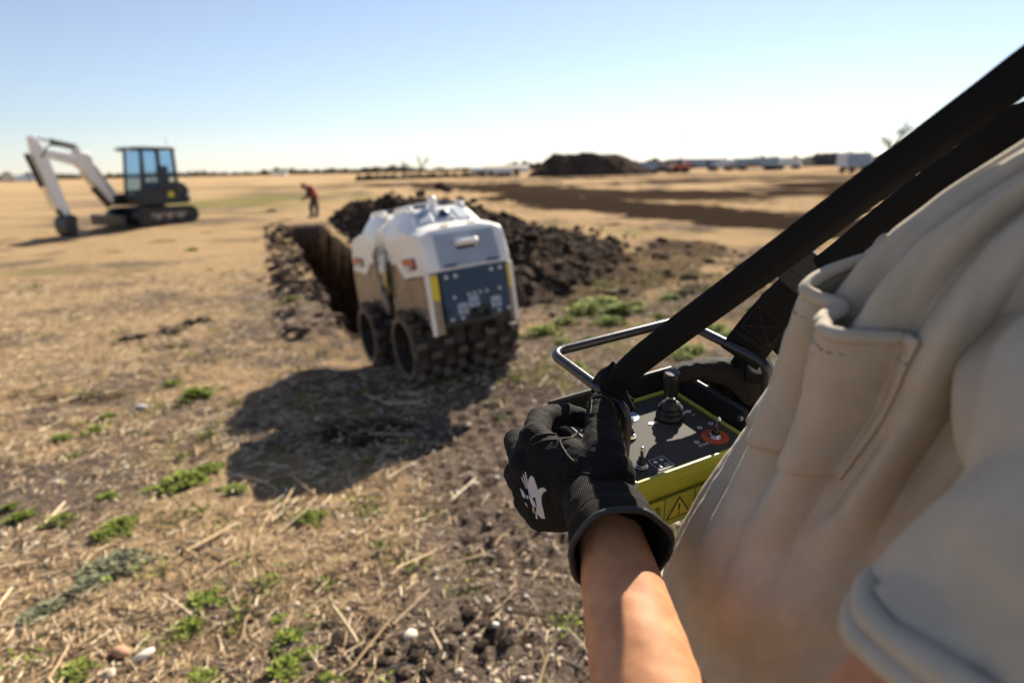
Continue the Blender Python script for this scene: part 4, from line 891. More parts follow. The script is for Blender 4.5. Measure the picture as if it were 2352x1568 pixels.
# joystick
jx, jy = .0475, .1056; JM = Matrix.Translation((jx, jy, 0)) @ Matrix.Rotation(radians(4), 4, 'X') @ Matrix.Rotation(radians(-5), 4, 'Y')
js = MB().lathe([(.0195, 0), (.0200, .006), (.0185, .0095), (.0150, .0115), (.0178, .014), (.0180, .0165), (.0125, .0185), (.0145, .0205), (.0142, .0225), (.0085, .025), (.0070, .031), (.0001, .031)], 32, JM).build('joystick', RUB, box, True)
MB().cyl((0, 0, .029), (0, 0, .042), .0038, n=14, M=JM).build('stem', CHROME, js, True)
MB().lathe([(.0085, .040), (.0098, .042), (.0116, .066), (.0114, .0735), (.0100, .0765), (.0001, .0772)], 28, JM).build('knob', BBLK, js, bevel=.001)
# toggle switches
def toggle(x, y, tx, ty, ring=None):
    if ring: MB().lathe([(ring, .0004), (ring, .0012), (.0001, .0012)], 40, Matrix.Translation((x, y, 0))).build('switch_ring', TERRA, box)
    M = Matrix.Translation((x, y, 0)); t = MB().lathe([(.0090, .001), (.0090, .0024), (.0001, .0024)], 24, M).build('toggle_switch', CHROME, box)
    MB().lathe([(.0078, .0022), (.0078, .0052), (.0066, .0060), (.0001, .0060)], 6, M).build('hex_nut', CHROME, t, bevel=.0004)
    MB().lathe([(.0056, .0058), (.0058, .0085), (.0042, .0110), (.0036, .0150), (.0001, .0150)], 20, M).build('rubber_boot', RUB, t, True)
    Q = M @ Matrix.Translation((0, 0, .012)) @ Matrix.Rotation(tx, 4, 'X') @ Matrix.Rotation(ty, 4, 'Y')
    MB().lathe([(.0020, 0), (.0022, .006), (.0029, .016), (.0027, .0185), (.0014, .0198), (.0001, .0200)], 16, Q).build('bat_lever', CHROME, t, True)
toggle(.0671, .0355, .18, .05, .0185); toggle(-.0614, .0283, .10, -.05); toggle(-.0318, .0917, .1, 0)
# prints on the panel, each a thin raised film
def film(name, polys, mt, par, z=.0006, M=None, th=.0003):
    m = MB()
    for p in polys: m.prism(p, z, z+th, 'z', M)
    return m.build(name, mt, par)
def disc(x, y, r, n=28, k=1.): return [(x+r*cos(2*pi*i/n), y+r*k*sin(2*pi*i/n)) for i in range(n)]
def ringp(x, y, r0, r1, n=28, k=1.): return [[(x+r1*cos(a), y+r1*k*sin(a)), (x+r1*cos(b), y+r1*k*sin(b)), (x+r0*cos(b), y+r0*k*sin(b)), (x+r0*cos(a), y+r0*k*sin(a))] for a, b in ((2*pi*i/n, 2*pi*(i+1)/n) for i in range(n))]
def line(a, b, w): d = Vector((b[0]-a[0], b[1]-a[1])).normalized()*w/2; return [(a[0]-d.y, a[1]+d.x), (a[0]+d.y, a[1]-d.x), (b[0]+d.y, b[1]-d.x), (b[0]-d.y, b[1]+d.x)]
bs = film('blue_sticker', [disc(-.0016, .1355, .0150)], BLUES, panel)
film('sticker_print', ringp(-.0016, .1355, .0125, .0131)+ringp(-.0016, .1355, .0085, .0089)+[line((-.009, .139), (.006, .139), .0009), line((-.009, .1355), (.006, .1355), .0009), line((-.007, .132), (.004, .132), .0009)], PRINT, bs, .0010)
for x, sg in ((.0165, -1), (.0790, 1)):
    film('arrow_print', [[(x-sg*.007, .1030), (x-sg*.007, .1075), (x+sg*.001, .1075), (x+sg*.001, .1105), (x+sg*.0075, .1052), (x+sg*.001, .100), (x+sg*.001, .1030)]], PRINT, panel)
film('arrow_print', [[(.0790, .0952), (.0830, .0945), (.0800, .0915)]], PRINT, panel)
s1 = film('on_symbol', [disc(.0652, .0635, .0036)], PRINT, panel); film('symbol_bar', [line((.0630, .0635), (.0674, .0635), .0010)], INK, s1, .0010)
s2 = film('off_symbol', [disc(.0860, .0646, .0036)], PRINT, panel); film('symbol_zero', ringp(.0860, .0646, .0010, .0018, 16), INK, s2, .0010)
s3 = film('start_symbol', [disc(.0371, .0377, .0036)], PRINT, panel); film('symbol_ring', ringp(.0371, .0377, .0016, .0023, 16), INK, s3, .0010)
film('start_tick', [line((.0475, .0300), (.0535, .0345), .0007), line((.0535, .0345), (.0525, .0320), .0007)], PRINT, panel)
def text_film(name, body, x, y, size, mt, par, rot=0., z=.0006):
    cu = bpy.data.curves.new(name, 'FONT'); cu.body = body; cu.size = size; cu.extrude = .00015; cu.align_x = 'CENTER'
    to = bpy.data.objects.new('tmp', cu); COL.objects.link(to); me = bpy.data.meshes.new_from_object(to.evaluated_get(bpy.context.evaluated_depsgraph_get())); bpy.data.objects.remove(to)
    me.materials.clear(); me.materials.append(mt); o = link(name, me, par); o.location = (x, y, z); o.rotation_euler = (0, 0, rot); return o
text_film('start_lettering', 'START', .0430, .0262, .0068, PRINT, panel)
pc = (-.0340, .0226); a_ = .0118
sq = rounded([(-a_, -a_*.2, 0), (-a_, a_, 0), (a_, a_, 0), (a_, -a_, 0), (-a_, -a_, 0), (-a_, -a_*.2+.0001, 0)], .0022, 4)
film('mode_pictogram', [line((pc[0]+p.x, pc[1]+p.y), (pc[0]+q.x, pc[1]+q.y), .0006) for p, q in zip(sq[:-1], sq[1:]) if (p-q).length > 1e-5]+[disc(pc[0]-.0052, pc[1]+.0050, .0028), disc(pc[0]+.0050, pc[1]+.0058, .0026),
     disc(pc[0]-.0050, pc[1]-.0030, .0013), line((pc[0]-.0050, pc[1]-.0030), (pc[0]-.0050, pc[1]-.0085), .0015)]+[line((pc[0]+a, pc[1]+b), (pc[0]+c, pc[1]+d), .0005) for a, b, c, d in ((.002, -.003, .008, -.003), (.008, -.003, .008, -.008), (.008, -.008, .002, -.008), (.002, -.008, .002, -.003), (.0045, -.0045, .0065, -.0065), (.0005, -.0055, .002, -.0055))], PRINT, panel)
# warning strip on the operator's side of the housing
FM = Matrix.Translation((0, -.0032, 0)) @ Matrix.Rotation(pi/2, 4, 'X')
def face_film(name, polys, mt, par, z=.0): return film(name, polys, mt, par, z, FM, .0003)
ws = face_film('warning_strip', [[(-.088, -.031), (.088, -.031), (.088, -.078), (-.088, -.078)]], mat('strip_lime', (.42, .42, .05), .5), hs)
face_film('strip_border', [line((-.088, -.0312), (.088, -.0312), .0012), line((-.088, -.0335), (.088, -.0335), .0006), line((-.0455, -.033), (-.0455, -.078), .0007), line((.003, -.033), (.003, -.078), .0007), line((-.088, -.031), (-.088, -.078), .001)], INK, ws, .0005)
wt = face_film('warning_triangle', [[(-.0225, -.0365), (-.0030, -.0690), (-.0420, -.0690)]], INK, ws, .0005)
face_film('triangle_fill', [[(-.0225, -.0405), (-.0064, -.0668), (-.0386, -.0668)]], WARN, wt, .0010)
face_film('exclamation_mark', [[(-.0238, -.0480), (-.0212, -.0480), (-.0218, -.0590), (-.0232, -.0590)], disc(-.0225, -.0625, .0014, 12)], INK, wt, .0015)
face_film('book_symbol', [line((-.066, -.046), (-.066, -.066), .0009), line((-.066, -.046), (-.058, -.042), .0009), line((-.058, -.042), (-.058, -.062), .0009), line((-.066, -.066), (-.058, -.062), .0009), line((-.0555, -.043), (-.0555, -.063), .0007), line((-.053, -.044), (-.053, -.064), .0007), line((-.066, -.066), (-.053, -.067), .0007)], INK, ws, .0005)

# ================================================================== STRAPS
WEB = mat('black_webbing', (.009, .0085, .0085), .8, bump=.5, wave=(420, 1.2, 'DIAGONAL'), dist=.0008, spec=.15); WEB2 = mat('black_plain_strap', (.007, .007, .0075), .8, bump=.25, bscale=600, dist=.0006, spec=.15)
PLAST = mat('black_plastic', (.016, .016, .017), .4); THREAD = mat('black_thread', (.03, .028, .027), .8)
def ribbon(pts, width, normal, th=.0022):
    """solid webbing along pts; normal(i) is its facing"""
    m = MB(); n = len(pts); rings = []
    for i, p in enumerate(pts):
        t = (pts[min(i+1, n-1)]-pts[max(i-1, 0)]).normalized(); nv = normal(i) if callable(normal) else normal
        w = t.cross(nv).normalized(); nv = w.cross(t).normalized(); W = width(i) if callable(width) else width
        rings.append([p-w*W/2-nv*th/2, p-w*W*.17-nv*th*.5, p+w*W*.17-nv*th*.5, p+w*W/2-nv*th/2, p+w*W/2+nv*th/2, p+w*W*.17+nv*th*.7, p-w*W*.17+nv*th*.7, p-w*W/2+nv*th/2])
    return m.loft(rings)
CAMV = Vector((0, 0, CAM_Z))
def facing(pts, bias=(0, 0, 0)): return lambda i: ((CAMV-pts[i]).normalized()+Vector(bias)).normalized()
ls = empty('shoulder_strap', at(1400, 885, .80), label='long black padded strap rising from the cage corner by the gloved thumb', cat='strap')
pl = smoothpath([at(1412, 890, .792), at(1432, 862, .768), at(1475, 822, .742), at(1560, 757, .700), at(1700, 653, .642), at(1850, 541, .590), at(2050, 390, .534), at(2250, 241, .488), at(2420, 115, .456), Vector((.395, .42, 1.660)), Vector((.425, .37, 1.655)), Vector((.49, .335, 1.645))], 9)
def wl(i): return float(np.interp(i, [0, 4, 9, 20, 40, 70, 90], [.024, .026, .029, .030, .0295, .029, .029]))
ribbon(pl, wl, facing(pl, (.1, -.1, .1)), .008).build('strap_band', WEB2, ls, True, world=True)
loop = smoothpath([at(1398, 868, .800), at(1380, 880, .800), at(1372, 892, .808), at(1395, 925, .815), at(1425, 950, .806), at(1446, 948, .790), at(1452, 925, .780), at(1440, 890, .778), at(1415, 868, .786)], 5)
lp1 = smoothpath([at(1432, 852, .788), at(1408, 880, .785), at(1418, 915, .788), at(1438, 950, .792)], 6)
ribbon(lp1, lambda i: .034-.0006*i, facing(lp1, (-.15, 0, 0)), .006).build('loop_fold', WEB2, ls, True, world=True)
lp2 = smoothpath([at(1425, 858, .792), at(1390, 876, .800), at(1385, 892, .812), at(1412, 918, .822), at(1440, 940, .815)], 6)
ribbon(lp2, .030, facing(lp2, (-.5, .1, .3)), .004).build('loop_back', WEB2, ls, True, world=True)
rs = empty('adjustable_strap', at(1700, 815, .93), label='wide black webbing strap with plastic slider buckle and stitched loop', cat='strap')
pr = smoothpath([at(1697, 822, .915), at(1722, 788, .905), at(1760, 742, .89), at(1810, 694, .84), at(1860, 652, .80), at(1930, 602, .755), at(2060, 500, .68), at(2220, 388, .61), at(2400, 275, .55), Vector((.535, .44, 1.635)), Vector((.505, .345, 1.645))], 8)
ribbon(pr[:34], .056, facing(pr), .0045).build('webbing', WEB, rs, True, world=True)
ribbon(pr[32:], .042, lambda i: facing(pr)(min(i+32, len(pr)-1)), .003).build('strap_band', WEB2, rs, True, world=True)
ends = smoothpath([at(1708, 835, .912), at(1730, 845, .925), at(1722, 825, .95), at(1700, 800, .945)], 5)
ribbon(ends, .050, facing(ends, (0, 0, .6)), .004).build('bar_loop', WEB, rs, True, world=True)
tl = smoothpath([at(1795, 680, .90), at(1772, 700, .91), at(1768, 740, .915), at(1800, 785, .91), at(1836, 815, .905)], 6)
ribbon(tl, .036, facing(tl, (.3, .3, 0)), .003).build('free_end', WEB, rs, True, world=True)
fold = smoothpath([at(1800, 662, .872), at(1778, 690, .878), at(1752, 716, .885)], 5); ribbon(fold, .022, facing(fold, (-.6, 0, .6)), .006).build('webbing_fold', WEB, rs, True, world=True)
bq = at(1866, 640, .792); tq = (at(1900, 590, .82)-at(1800, 690, .86)).normalized(); nq = (CAMV-bq).normalized(); wq = tq.cross(nq).normalized(); nq = wq.cross(tq)
BQ = Matrix(((wq.x, tq.x, nq.x, bq.x), (wq.y, tq.y, nq.y, bq.y), (wq.z, tq.z, nq.z, bq.z), (0, 0, 0, 1)))
m = MB().prism([(-.034, -.016), (-.028, -.024), (.028, -.024), (.034, -.016), (.034, .016), (.028, .024), (-.028, .024), (-.034, .016)], -.002, .007, 'z', BQ)
sb = m.build('slider_buckle', PLAST, rs, bevel=.002, world=True)
m = MB().box((0, -.010, .0065), (.050, .007, .003), BQ); m.build('buckle_slot', INK, sb, world=False).data.transform(Matrix.Translation(-rs.location))
# stitching on the webbing loop
m = MB()
def on_web(u, v):
    i = min(max(int(v), 0), 30); p = pr[i].lerp(pr[i+1], v-i); t = (pr[i+1]-pr[i]).normalized(); nv = facing(pr)(i); w = t.cross(nv).normalized(); return p+w*u+w.cross(t)*.0034
for a, b in (((-.022, 11), (.022, 11)), ((.022, 11), (.022, 19)), ((.022, 19), (-.022, 19)), ((-.022, 19), (-.022, 11)), ((-.022, 11), (.022, 19)), ((.022, 11), (-.022, 19)), ((-.024, 9.2), (.024, 9.2)), ((-.024, 8.6), (.024, 8.6))):
    for k in range(12):
        f0, f1 = k/12, (k+.6)/12; m.tube([on_web(a[0]+(b[0]-a[0])*f, a[1]+(b[1]-a[1])*f) for f in (f0, f1)], .0006, 4)
m.build('stitching', THREAD, rs, world=True)

# ================================================================== OPERATOR
SKIN = mat('skin', (.60, .285, .14), .62, col2=(.48, .21, .10), vscale=45, sub=.12, spec=.3, bump=.12, bscale=260, dist=.001)
SHIRT = mat('beige_cotton', (.49, .43, .34), .88, col2=(.43, .375, .295), vscale=30, bump=.35, bscale=900, dist=.0008, spec=.2)
TROUS = mat('brown_work_trousers', (.12, .095, .07), .9, var=.15, vscale=20, bump=.3, bscale=300, dist=.001); BOOT = mat('boot_leather', (.07, .045, .028), .6, var=.2, vscale=20)
GLOVE = mat('black_knit_glove', (.015, .0135, .0125), .85, col2=(.009, .008, .0075), vscale=60, bump=.35, wave=(230, .6, 'Z'), dist=.0006, spec=.12)
GLEATHER = mat('glove_leather', (.034, .028, .024), .75, var=.2, vscale=80, bump=.4, bscale=500, dist=.0006, spec=.3)
CUFFM = mat('glove_cuff_knit', (.017, .015, .0135), .85, bump=.8, wave=(190, .3, 'X'), dist=.0012, spec=.12); TRIM = mat('cuff_trim', (.018, .018, .019), .55)
EMB = mat('emblem_print', (.50, .49, .51), .6); HAT = mat('hard_hat_white', (.75, .74, .70), .35); HAIR = mat('hair_brown', (.06, .04, .025), .9)
from mathutils.bvhtree import BVHTree
op = empty('person', (.44, .58, 0), label='operator in a beige shirt and black gloves holding the control box', cat='person')
fw = Vector((-.447, .894, 0)); rt = Vector((.894, .447, 0))
RINGS = [(.86, .185, .150, .337, .628), (.95, .19, .16, .337, .628), (1.03, .195, .165, .343, .642), (1.1, .2, .17, .342, .642), (1.15, .2, .17, .353, .636), (1.2, .2, .165, .364, .619), (1.26, .195, .155, .382, .60), (1.32, .195, .15, .403, .577), (1.38, .196, .142, .424, .555), (1.44, .178, .125, .430, .528), (1.49, .13, .095, .432, .500), (1.53, .085, .078, .434, .480)]
def torso_loft(grow=0, z0=0, z1=9):
    return MB().loft([[Vector((x, y, z))+rt*(a+grow)*cos(t)+fw*(b+grow)*sin(t) for t in (2*pi*k/40 for k in range(40))] for z, a, b, x, y in RINGS if z0 <= z <= z1])
SH_L = at(2700, 1120, .335); EL_L = at(1612, 2090, .412); WR_L = at(1392, 1195, .662)
SH_R = Vector((.575, .60, 1.41)); EL_R = Vector((.64, .76, 1.13)); WR_R = at(1850, 905, .96)
# body: one skin from head to hands, inside the clothes
b = torso_loft(-.065, .9, 1.5); b.capsule((.434, .470, 1.46), (.458, .415, 1.68), .060, .056)
for sh, el, wr, hn in ((SH_L, EL_L, WR_L, at(1290, 1075, .755)), (SH_R, EL_R, WR_R, at(1745, 885, .985))):
    b.chain([Vector((.432, .50, 1.42)), sh, el], [.05, .042, .043]); d = wr-el
    b.chain([el, el+d*.30, el+d*.62, wr, wr+(hn-wr)*.6], [.043, .0485, .040, .0295, .026])
hc = Vector((.465, .405, 1.765))
b.sphere(hc, (.078, .092, .115), 20, 14); b.sphere(hc+fw*.045+Vector((0, 0, -.06)), (.052, .052, .058), 14, 10)          # skull and jaw
b.capsule(hc+fw*.092+Vector((0, 0, .012)), hc+fw*.112+Vector((0, 0, -.022)), .010, .015)                                # nose
b.sphere(hc+fw*.088+Vector((0, 0, -.058)), (.024, .016, .010), 10, 6)                                                    # lips
for s in (-1, 1):
    b.sphere(hc+rt*s*.082+Vector((0, 0, -.012)), (.014, .020, .032), 10, 8); b.sphere(hc+fw*.080+rt*s*.034+Vector((0, 0, .022)), (.022, .016, .010), 10, 6)
def skin_disp(co, no): return .0012*fbm(co[:, 0]*60, co[:, 1]*60, co[:, 2]*60, octv=3, seed=90)+.0016*fbm(co[:, 0]*22, co[:, 1]*22, co[:, 2]*22, octv=2, seed=91)
body = fused('body', b, SKIN, .0055, 5, disp=skin_disp, parent=op, world=True)
for s in (-1, 1):
    e = MB().sphere(hc+fw*.088+rt*s*.034+Vector((0, 0, .008)), .011, 12, 8).build('eye', RLENS, body, True, world=False); e.data.transform(Matrix.Translation(-op.location))
MB().lathe([(.001, .105), (.06, .098), (.105, .055), (.118, .0), (.150, -.012), (.150, -.018), (.112, -.012)], 28, Matrix.Translation(hc+Vector((0, 0, .055)))).build('hard_hat', HAT, op, True, world=True)
fused('hair', MB().sphere(hc-fw*.022+Vector((0, 0, .005)), (.086, .086, .105), 18, 12), HAIR, .009, 2, parent=op, world=True)

# shirt: a cloth sheet round the trunk; t is the angle from the left flank (front positive), z the height
SR = [(.86, .188, .155, .337, .628), (.95, .19, .16, .337, .628), (1.03, .195, .165, .343, .642), (1.1, .2, .17, .342, .642), (1.15, .2, .17, .353, .636), (1.2, .2, .165, .364, .619), (1.26, .195, .155, .382, .60), (1.32, .195, .15, .403, .577),
      (1.38, .2, .145, .426, .555), (1.44, .198, .13, .428, .528), (1.5, .16, .104, .428, .505), (1.56, .098, .085, .448, .470), (1.60, .082, .078, .464, .435)]
def ridge(x, sharp=.03): return np.sqrt(np.sin(pi*x)**2+sharp)-.64
def cloth_relief(t, z):
    warp = .35*fbm(t*.9+4, z*3.0, octv=2, seed=95)
    up = sstep(1.12, 1.42, z); a1 = np.clip(.75+.7*vn(t*1.3, z*6, seed=93), .25, 1.3)
    d = .027*ridge((t+.9*(1.42-z)*sstep(1.5, 1.2, z))/.34+warp+.10)*a1*(.35+.65*up)
    d = d+.0105*ridge((t+1.3*(1.42-z))/.155+2*warp, .006)*np.clip(.3+.9*vn(t*1.7+9, z*5, seed=92), 0, 1)
    d = d+.012*ridge((t*.55+5.0*z)/.62+1.6*warp)*sstep(1.30, 1.15, z)*np.clip(.35+vn(t*1.2, z*4, seed=91), 0, 1)
    d = d+.010*fbm(t*1.1, z*4.5, octv=2, seed=96)+.0012*fbm(t*12, z*60, octv=2, seed=94)
    lt = (t+.21-.25*(z-1.33)); d = d-.010*np.exp(-(lt/.035)**2)*sstep(1.27, 1.30, z)*sstep(1.38, 1.35, z)      # one sharp crease below the pocket
    return d*sstep(1.60, 1.53, z)*sstep(pi, 2.6, np.abs(t))-.002
def cloth_point(t, z, off=0.):
    t, z = np.asarray(t, float), np.asarray(z, float); zz = [r[0] for r in SR]; g_ = lambda k: np.interp(z, zz, [r[k] for r in SR]); sm = lambda k: (g_(k)*2+np.interp(z-.02, zz, [r[k] for r in SR])+np.interp(z+.02, zz, [r[k] for r in SR]))/4
    a, b_, cx_, cy_ = sm(1), sm(2), sm(3), sm(4); d = cloth_relief(t, z)+off
    ca, sa = -np.cos(t), np.sin(t); nx, ny = ca/a, sa/b_; nl = np.hypot(nx, ny); nx, ny = nx/nl, ny/nl
    p, q = a*ca+nx*d, b_*sa+ny*d
    return np.stack([cx_+rt.x*p+fw.x*q, cy_+rt.y*p+fw.y*q, z+0*p], -1)
def tube_wrap(V, nx, ny, name, mt, par):
    V = np.concatenate([V, V[:, :1]], 1) if False else V
    i_, j_ = np.meshgrid(np.arange(ny-1), np.arange(nx), indexing='ij'); a = i_*nx+j_; b_ = i_*nx+(j_+1) % nx
    Q = np.stack([a, b_, b_+nx, a+nx], -1).reshape(-1, 4)
    return link(name, raw_mesh(name, V.reshape(-1, 3)-np.array(op.location), Q, mt, True), par)
tt, zz_ = np.linspace(-pi, pi, 420, endpoint=False), np.linspace(.86, 1.60, 330)
TT, ZZ = np.meshgrid(tt, zz_); shirt = tube_wrap(cloth_point(TT, ZZ), 420, 330, 'shirt', SHIRT, op)
def sleeve(path, radii, seed, amp):
    P_ = smoothpath(path, 24); n_ = len(P_); R0 = np.interp(np.linspace(0, 1, n_), np.linspace(0, 1, len(radii)), radii); rows = []; prev = None; s_len = 0
    ang = np.linspace(0, 2*pi, 120, endpoint=False)
    for k in range(n_):
        t_ = (P_[min(k+1, n_-1)]-P_[max(k-1, 0)]).normalized(); u_ = prev if prev is not None else Vector((0, 0, 1)); w_ = t_.cross(u_).normalized(); u_ = w_.cross(t_).normalized(); prev = u_
        if k: s_len += (P_[k]-P_[k-1]).length
        wv_ = .35*fbm(np.cos(ang)*1.2+seed, np.sin(ang)*1.2, octv=2)
        d = amp*ridge((s_len+.05*np.cos(ang+seed))/.085+wv_+.2*np.sin(2*ang))*np.clip(.5+.8*vn(np.cos(ang)+seed, np.sin(ang)+s_len*9), .1, 1.2)+.006*fbm(np.cos(ang)*1.1+s_len*6, np.sin(ang)*1.1, octv=2, seed=seed)
        r_ = R0[k]+d; rows.append(np.array(P_[k])+(np.cos(ang)*r_)[:, None]*np.array(w_)+(np.sin(ang)*r_)[:, None]*np.array(u_))
    return tube_wrap(np.stack(rows), 120, n_, 'sleeve', SHIRT, shirt)
ARM_END = .38
sleeve([Vector((.40, .455, 1.395)), SH_L+Vector((.020, .045, .010)), SH_L.lerp(EL_L, .10), SH_L.lerp(EL_L, .25), SH_L.lerp(EL_L, ARM_END)], [.090, .082, .070, .063, .060], 5, .014)
sleeve([Vector((.48, .54, 1.395)), SH_R+Vector((-.03, -.01, .01)), SH_R.lerp(EL_R, .3), EL_R, EL_R.lerp(WR_R, .28)], [.090, .080, .068, .062, .056], 8, .008)
# collar band
cb_ = [cloth_point(np.full(1, a), np.full(1, 1.585), .004)[0] for a in np.linspace(-pi, pi, 40, endpoint=False)]
MB().tube([Vector(v)-op.location for v in cb_], .011, 8, closed=True).build('collar', SHIRT, shirt, True)
# rolled sleeve ends
def roll(c, d, R, r, name):
    d = d.normalized(); u = d.orthogonal().normalized(); w = d.cross(u)
    pts = [c+(u*cos(a)+w*sin(a))*(R*(1+.05*sin(3*a+1)))+d*.010*sin(2*a) for a in (2*pi*k/36 for k in range(36))]
    MB().tube(pts, [r*(1+.08*sin(5*k*.35)) for k in range(36)], 10, closed=True).build(name, SHIRT, shirt, True).data.transform(Matrix.Translation(-op.location))
roll(SH_L.lerp(EL_L, ARM_END), EL_L-SH_L, .061, .009, 'rolled_cuff'); roll(SH_L.lerp(EL_L, ARM_END+.035), EL_L-SH_L, .059, .008, 'rolled_cuff')
roll(EL_R.lerp(WR_R, .28), WR_R-EL_R, .056, .015, 'rolled_cuff')
# open chest pocket: a patch sewn to the cloth, its upper hem sagging open
pt_, pz_ = np.linspace(-.16, .78, 56), np.linspace(1.315, 1.462, 34); PT, PZ = np.meshgrid(pt_, pz_)
ft, fz = (PT-pt_[0])/(pt_[-1]-pt_[0]), (PZ-pz_[0])/(pz_[-1]-pz_[0])
gape = .0025+(.023*np.sin(pi*ft)**.8)*fz**1.7+.004*np.sin(pi*ft)*np.sin(pi*fz)
PZ = PZ-.018*np.sin(pi*ft)*fz**2+.058*(ft-.45)*fz
pk = link('chest_pocket', grid_mesh('chest_pocket', (cloth_point(PT, PZ, gape)-np.array(op.location)).reshape(-1, 3), 56, 34, SHIRT), shirt)
so = pk.modifiers.new('thick', 'SOLIDIFY'); so.thickness = .003; so.offset = 0
hem = [Vector(v)-op.location for v in cloth_point(PT[-1], PZ[-1], gape[-1])]
MB().tube(hem, [.0018+.0042*sin(pi*(k+.5)/56)**.4 for k in range(56)], 8).build('pocket_hem', SHIRT, pk, True)
st_ = [Vector(v)-op.location for v in cloth_point(PT[-5], PZ[-5], gape[-5]+.0018)]
m = MB()
for k in range(0, 54, 2): m.tube([st_[k], st_[k+1]], .0006, 4)
m.build('hem_stitching', THREAD, pk)
def bvh_of(o):
    me = o.data; vs = [v.co+op.location for v in me.vertices]; return BVHTree.FromPolygons(vs, [p.vertices[:] for p in me.polygons])

# trousers, boots
tr = MB().loft([[Vector((x, y, z))+rt*a*cos(t)+fw*bb*sin(t) for t in (2*pi*k/28 for k in range(28))] for z, a, bb, x, y in ((.98, .175, .145, .337, .628), (.90, .185, .155, .335, .625), (.80, .185, .15, .335, .62))])
for s in (-1, 1):
    hpt = Vector((.337, .62, .84))+rt*s*.09; kn = Vector((.345, .64, .47))+rt*s*.11; an = Vector((.36, .60, .09))+rt*s*.12
    tr.chain([hpt, kn, an], [.098, .075, .062])
    fused('boot', MB().capsule(an+Vector((0, 0, .05)), an+Vector((0, 0, -.03)), .058, .055).capsule(an+Vector((0, 0, -.042)), an+fw*.17+Vector((0, 0, -.050)), .050, .040), BOOT, .012, 3, parent=op, world=True)
fused('trousers', tr, TROUS, .014, 5, disp=lambda co, no: .008*fbm(co[:, 0]*12, co[:, 1]*12, co[:, 2]*9, octv=3, seed=101), parent=op, world=True)

# left glove: fist over the box side, thumb on top
def glove_disp(seed):
    def f(co, no):
        c = co*55; w = 1-np.abs(fbm(c[:, 0], c[:, 1], c[:, 2]*1.2, octv=3, seed=seed))*2.2
        return .0011*w+.0007*fbm(co[:, 0]*160, co[:, 1]*160, co[:, 2]*160, octv=2, seed=seed+1)-.0004
    return f
g = MB()
W0 = at(1395, 1180, .668)
mcp = [at(1228, 1008, .752), at(1206, 1066, .752), at(1212, 1128, .752), at(1240, 1186, .75)]
for q, r in zip(mcp, (.0185, .0180, .0170, .0155)): g.capsule(W0.lerp(at(1330, 1130, .70), .35), q, .027, r)
g.capsule(at(1345, 1090, .70), at(1262, 1070, .735), .030, .026); g.capsule(at(1360, 1130, .69), at(1275, 1130, .73), .030, .024)
g.capsule(W0, at(1330, 1120, .70), .031, .030); g.capsule(at(1404, 1200, .656), W0, .031, .032)
fingers = [([at(1228, 1005, .752), at(1240, 962, .800), at(1296, 950, .838), at(1340, 962, .842)], [.0165, .0150, .0138, .0120]),
           ([at(1206, 1064, .752), at(1186, 1012, .805), at(1236, 994, .850), at(1292, 1004, .862)], [.0165, .0152, .0138, .0120]),
           ([at(1212, 1128, .752), at(1184, 1086, .806), at(1226, 1060, .850), at(1280, 1064, .862)], [.0160, .0145, .0130, .0115]),
           ([at(1240, 1186, .750), at(1206, 1152, .795), at(1240, 1122, .835), at(1288, 1122, .845)], [.0150, .0135, .0120, .0105])]
for p, r in fingers: g.chain(p, r)
g.chain([at(1385, 1130, .675), at(1385, 1050, .700), at(1385, 985, .738), at(1381, 928, .772)], [.030, .0250, .0192, .0150])          # thumb
g.capsule(at(1400, 1090, .682), at(1300, 1050, .722), .026, .022)
gl = fused('glove', g, GLOVE, .0022, 4, disp=glove_disp(110), parent=op, world=True); gl['label'] = 'left black glove with pale emblem, closed in a fist'
GBV = bvh_of(gl)
def ghit(x, y, off=.0006):
    q = at(x, y, 1); d = (q-CAMV).normalized(); r = GBV.ray_cast(CAMV, d); return None if r[0] is None else r[0]+r[1].normalized()*off
def seam(pts, r, mt, name):
    P_ = [ghit(p.x, p.y, r*.4) for p in smoothpath([(a, b_, 0) for a, b_ in pts], 8)]; P_ = [p for p in P_ if p is not None]
    if len(P_) > 2: o = MB().tube(P_, r, 6).build(name, mt, gl, True); o.data.transform(Matrix.Translation(-op.location))
seam([(1352, 920), (1347, 960), (1340, 985), (1316, 1004), (1288, 1012), (1300, 1040), (1318, 1060)], .0011, GLEATHER, 'seam')
seam([(1352, 918), (1380, 908), (1402, 922), (1408, 935)], .0011, GLEATHER, 'seam'); seam([(1360, 918), (1356, 950), (1342, 975)], .0009, GLEATHER, 'seam')
seam([(1218, 1012), (1235, 1000), (1262, 996), (1285, 1000)], .0012, GLEATHER, 'knuckle_seam'); seam([(1222, 1022), (1250, 1012), (1280, 1010)], .0010, GLEATHER, 'knuckle_seam')
seam([(1300, 1095), (1340, 1088), (1385, 1094), (1425, 1078)], .0016, GLOVE, 'wrist_gather'); seam([(1296, 1104), (1340, 1098), (1390, 1105), (1432, 1090)], .0014, GLOVE, 'wrist_gather')
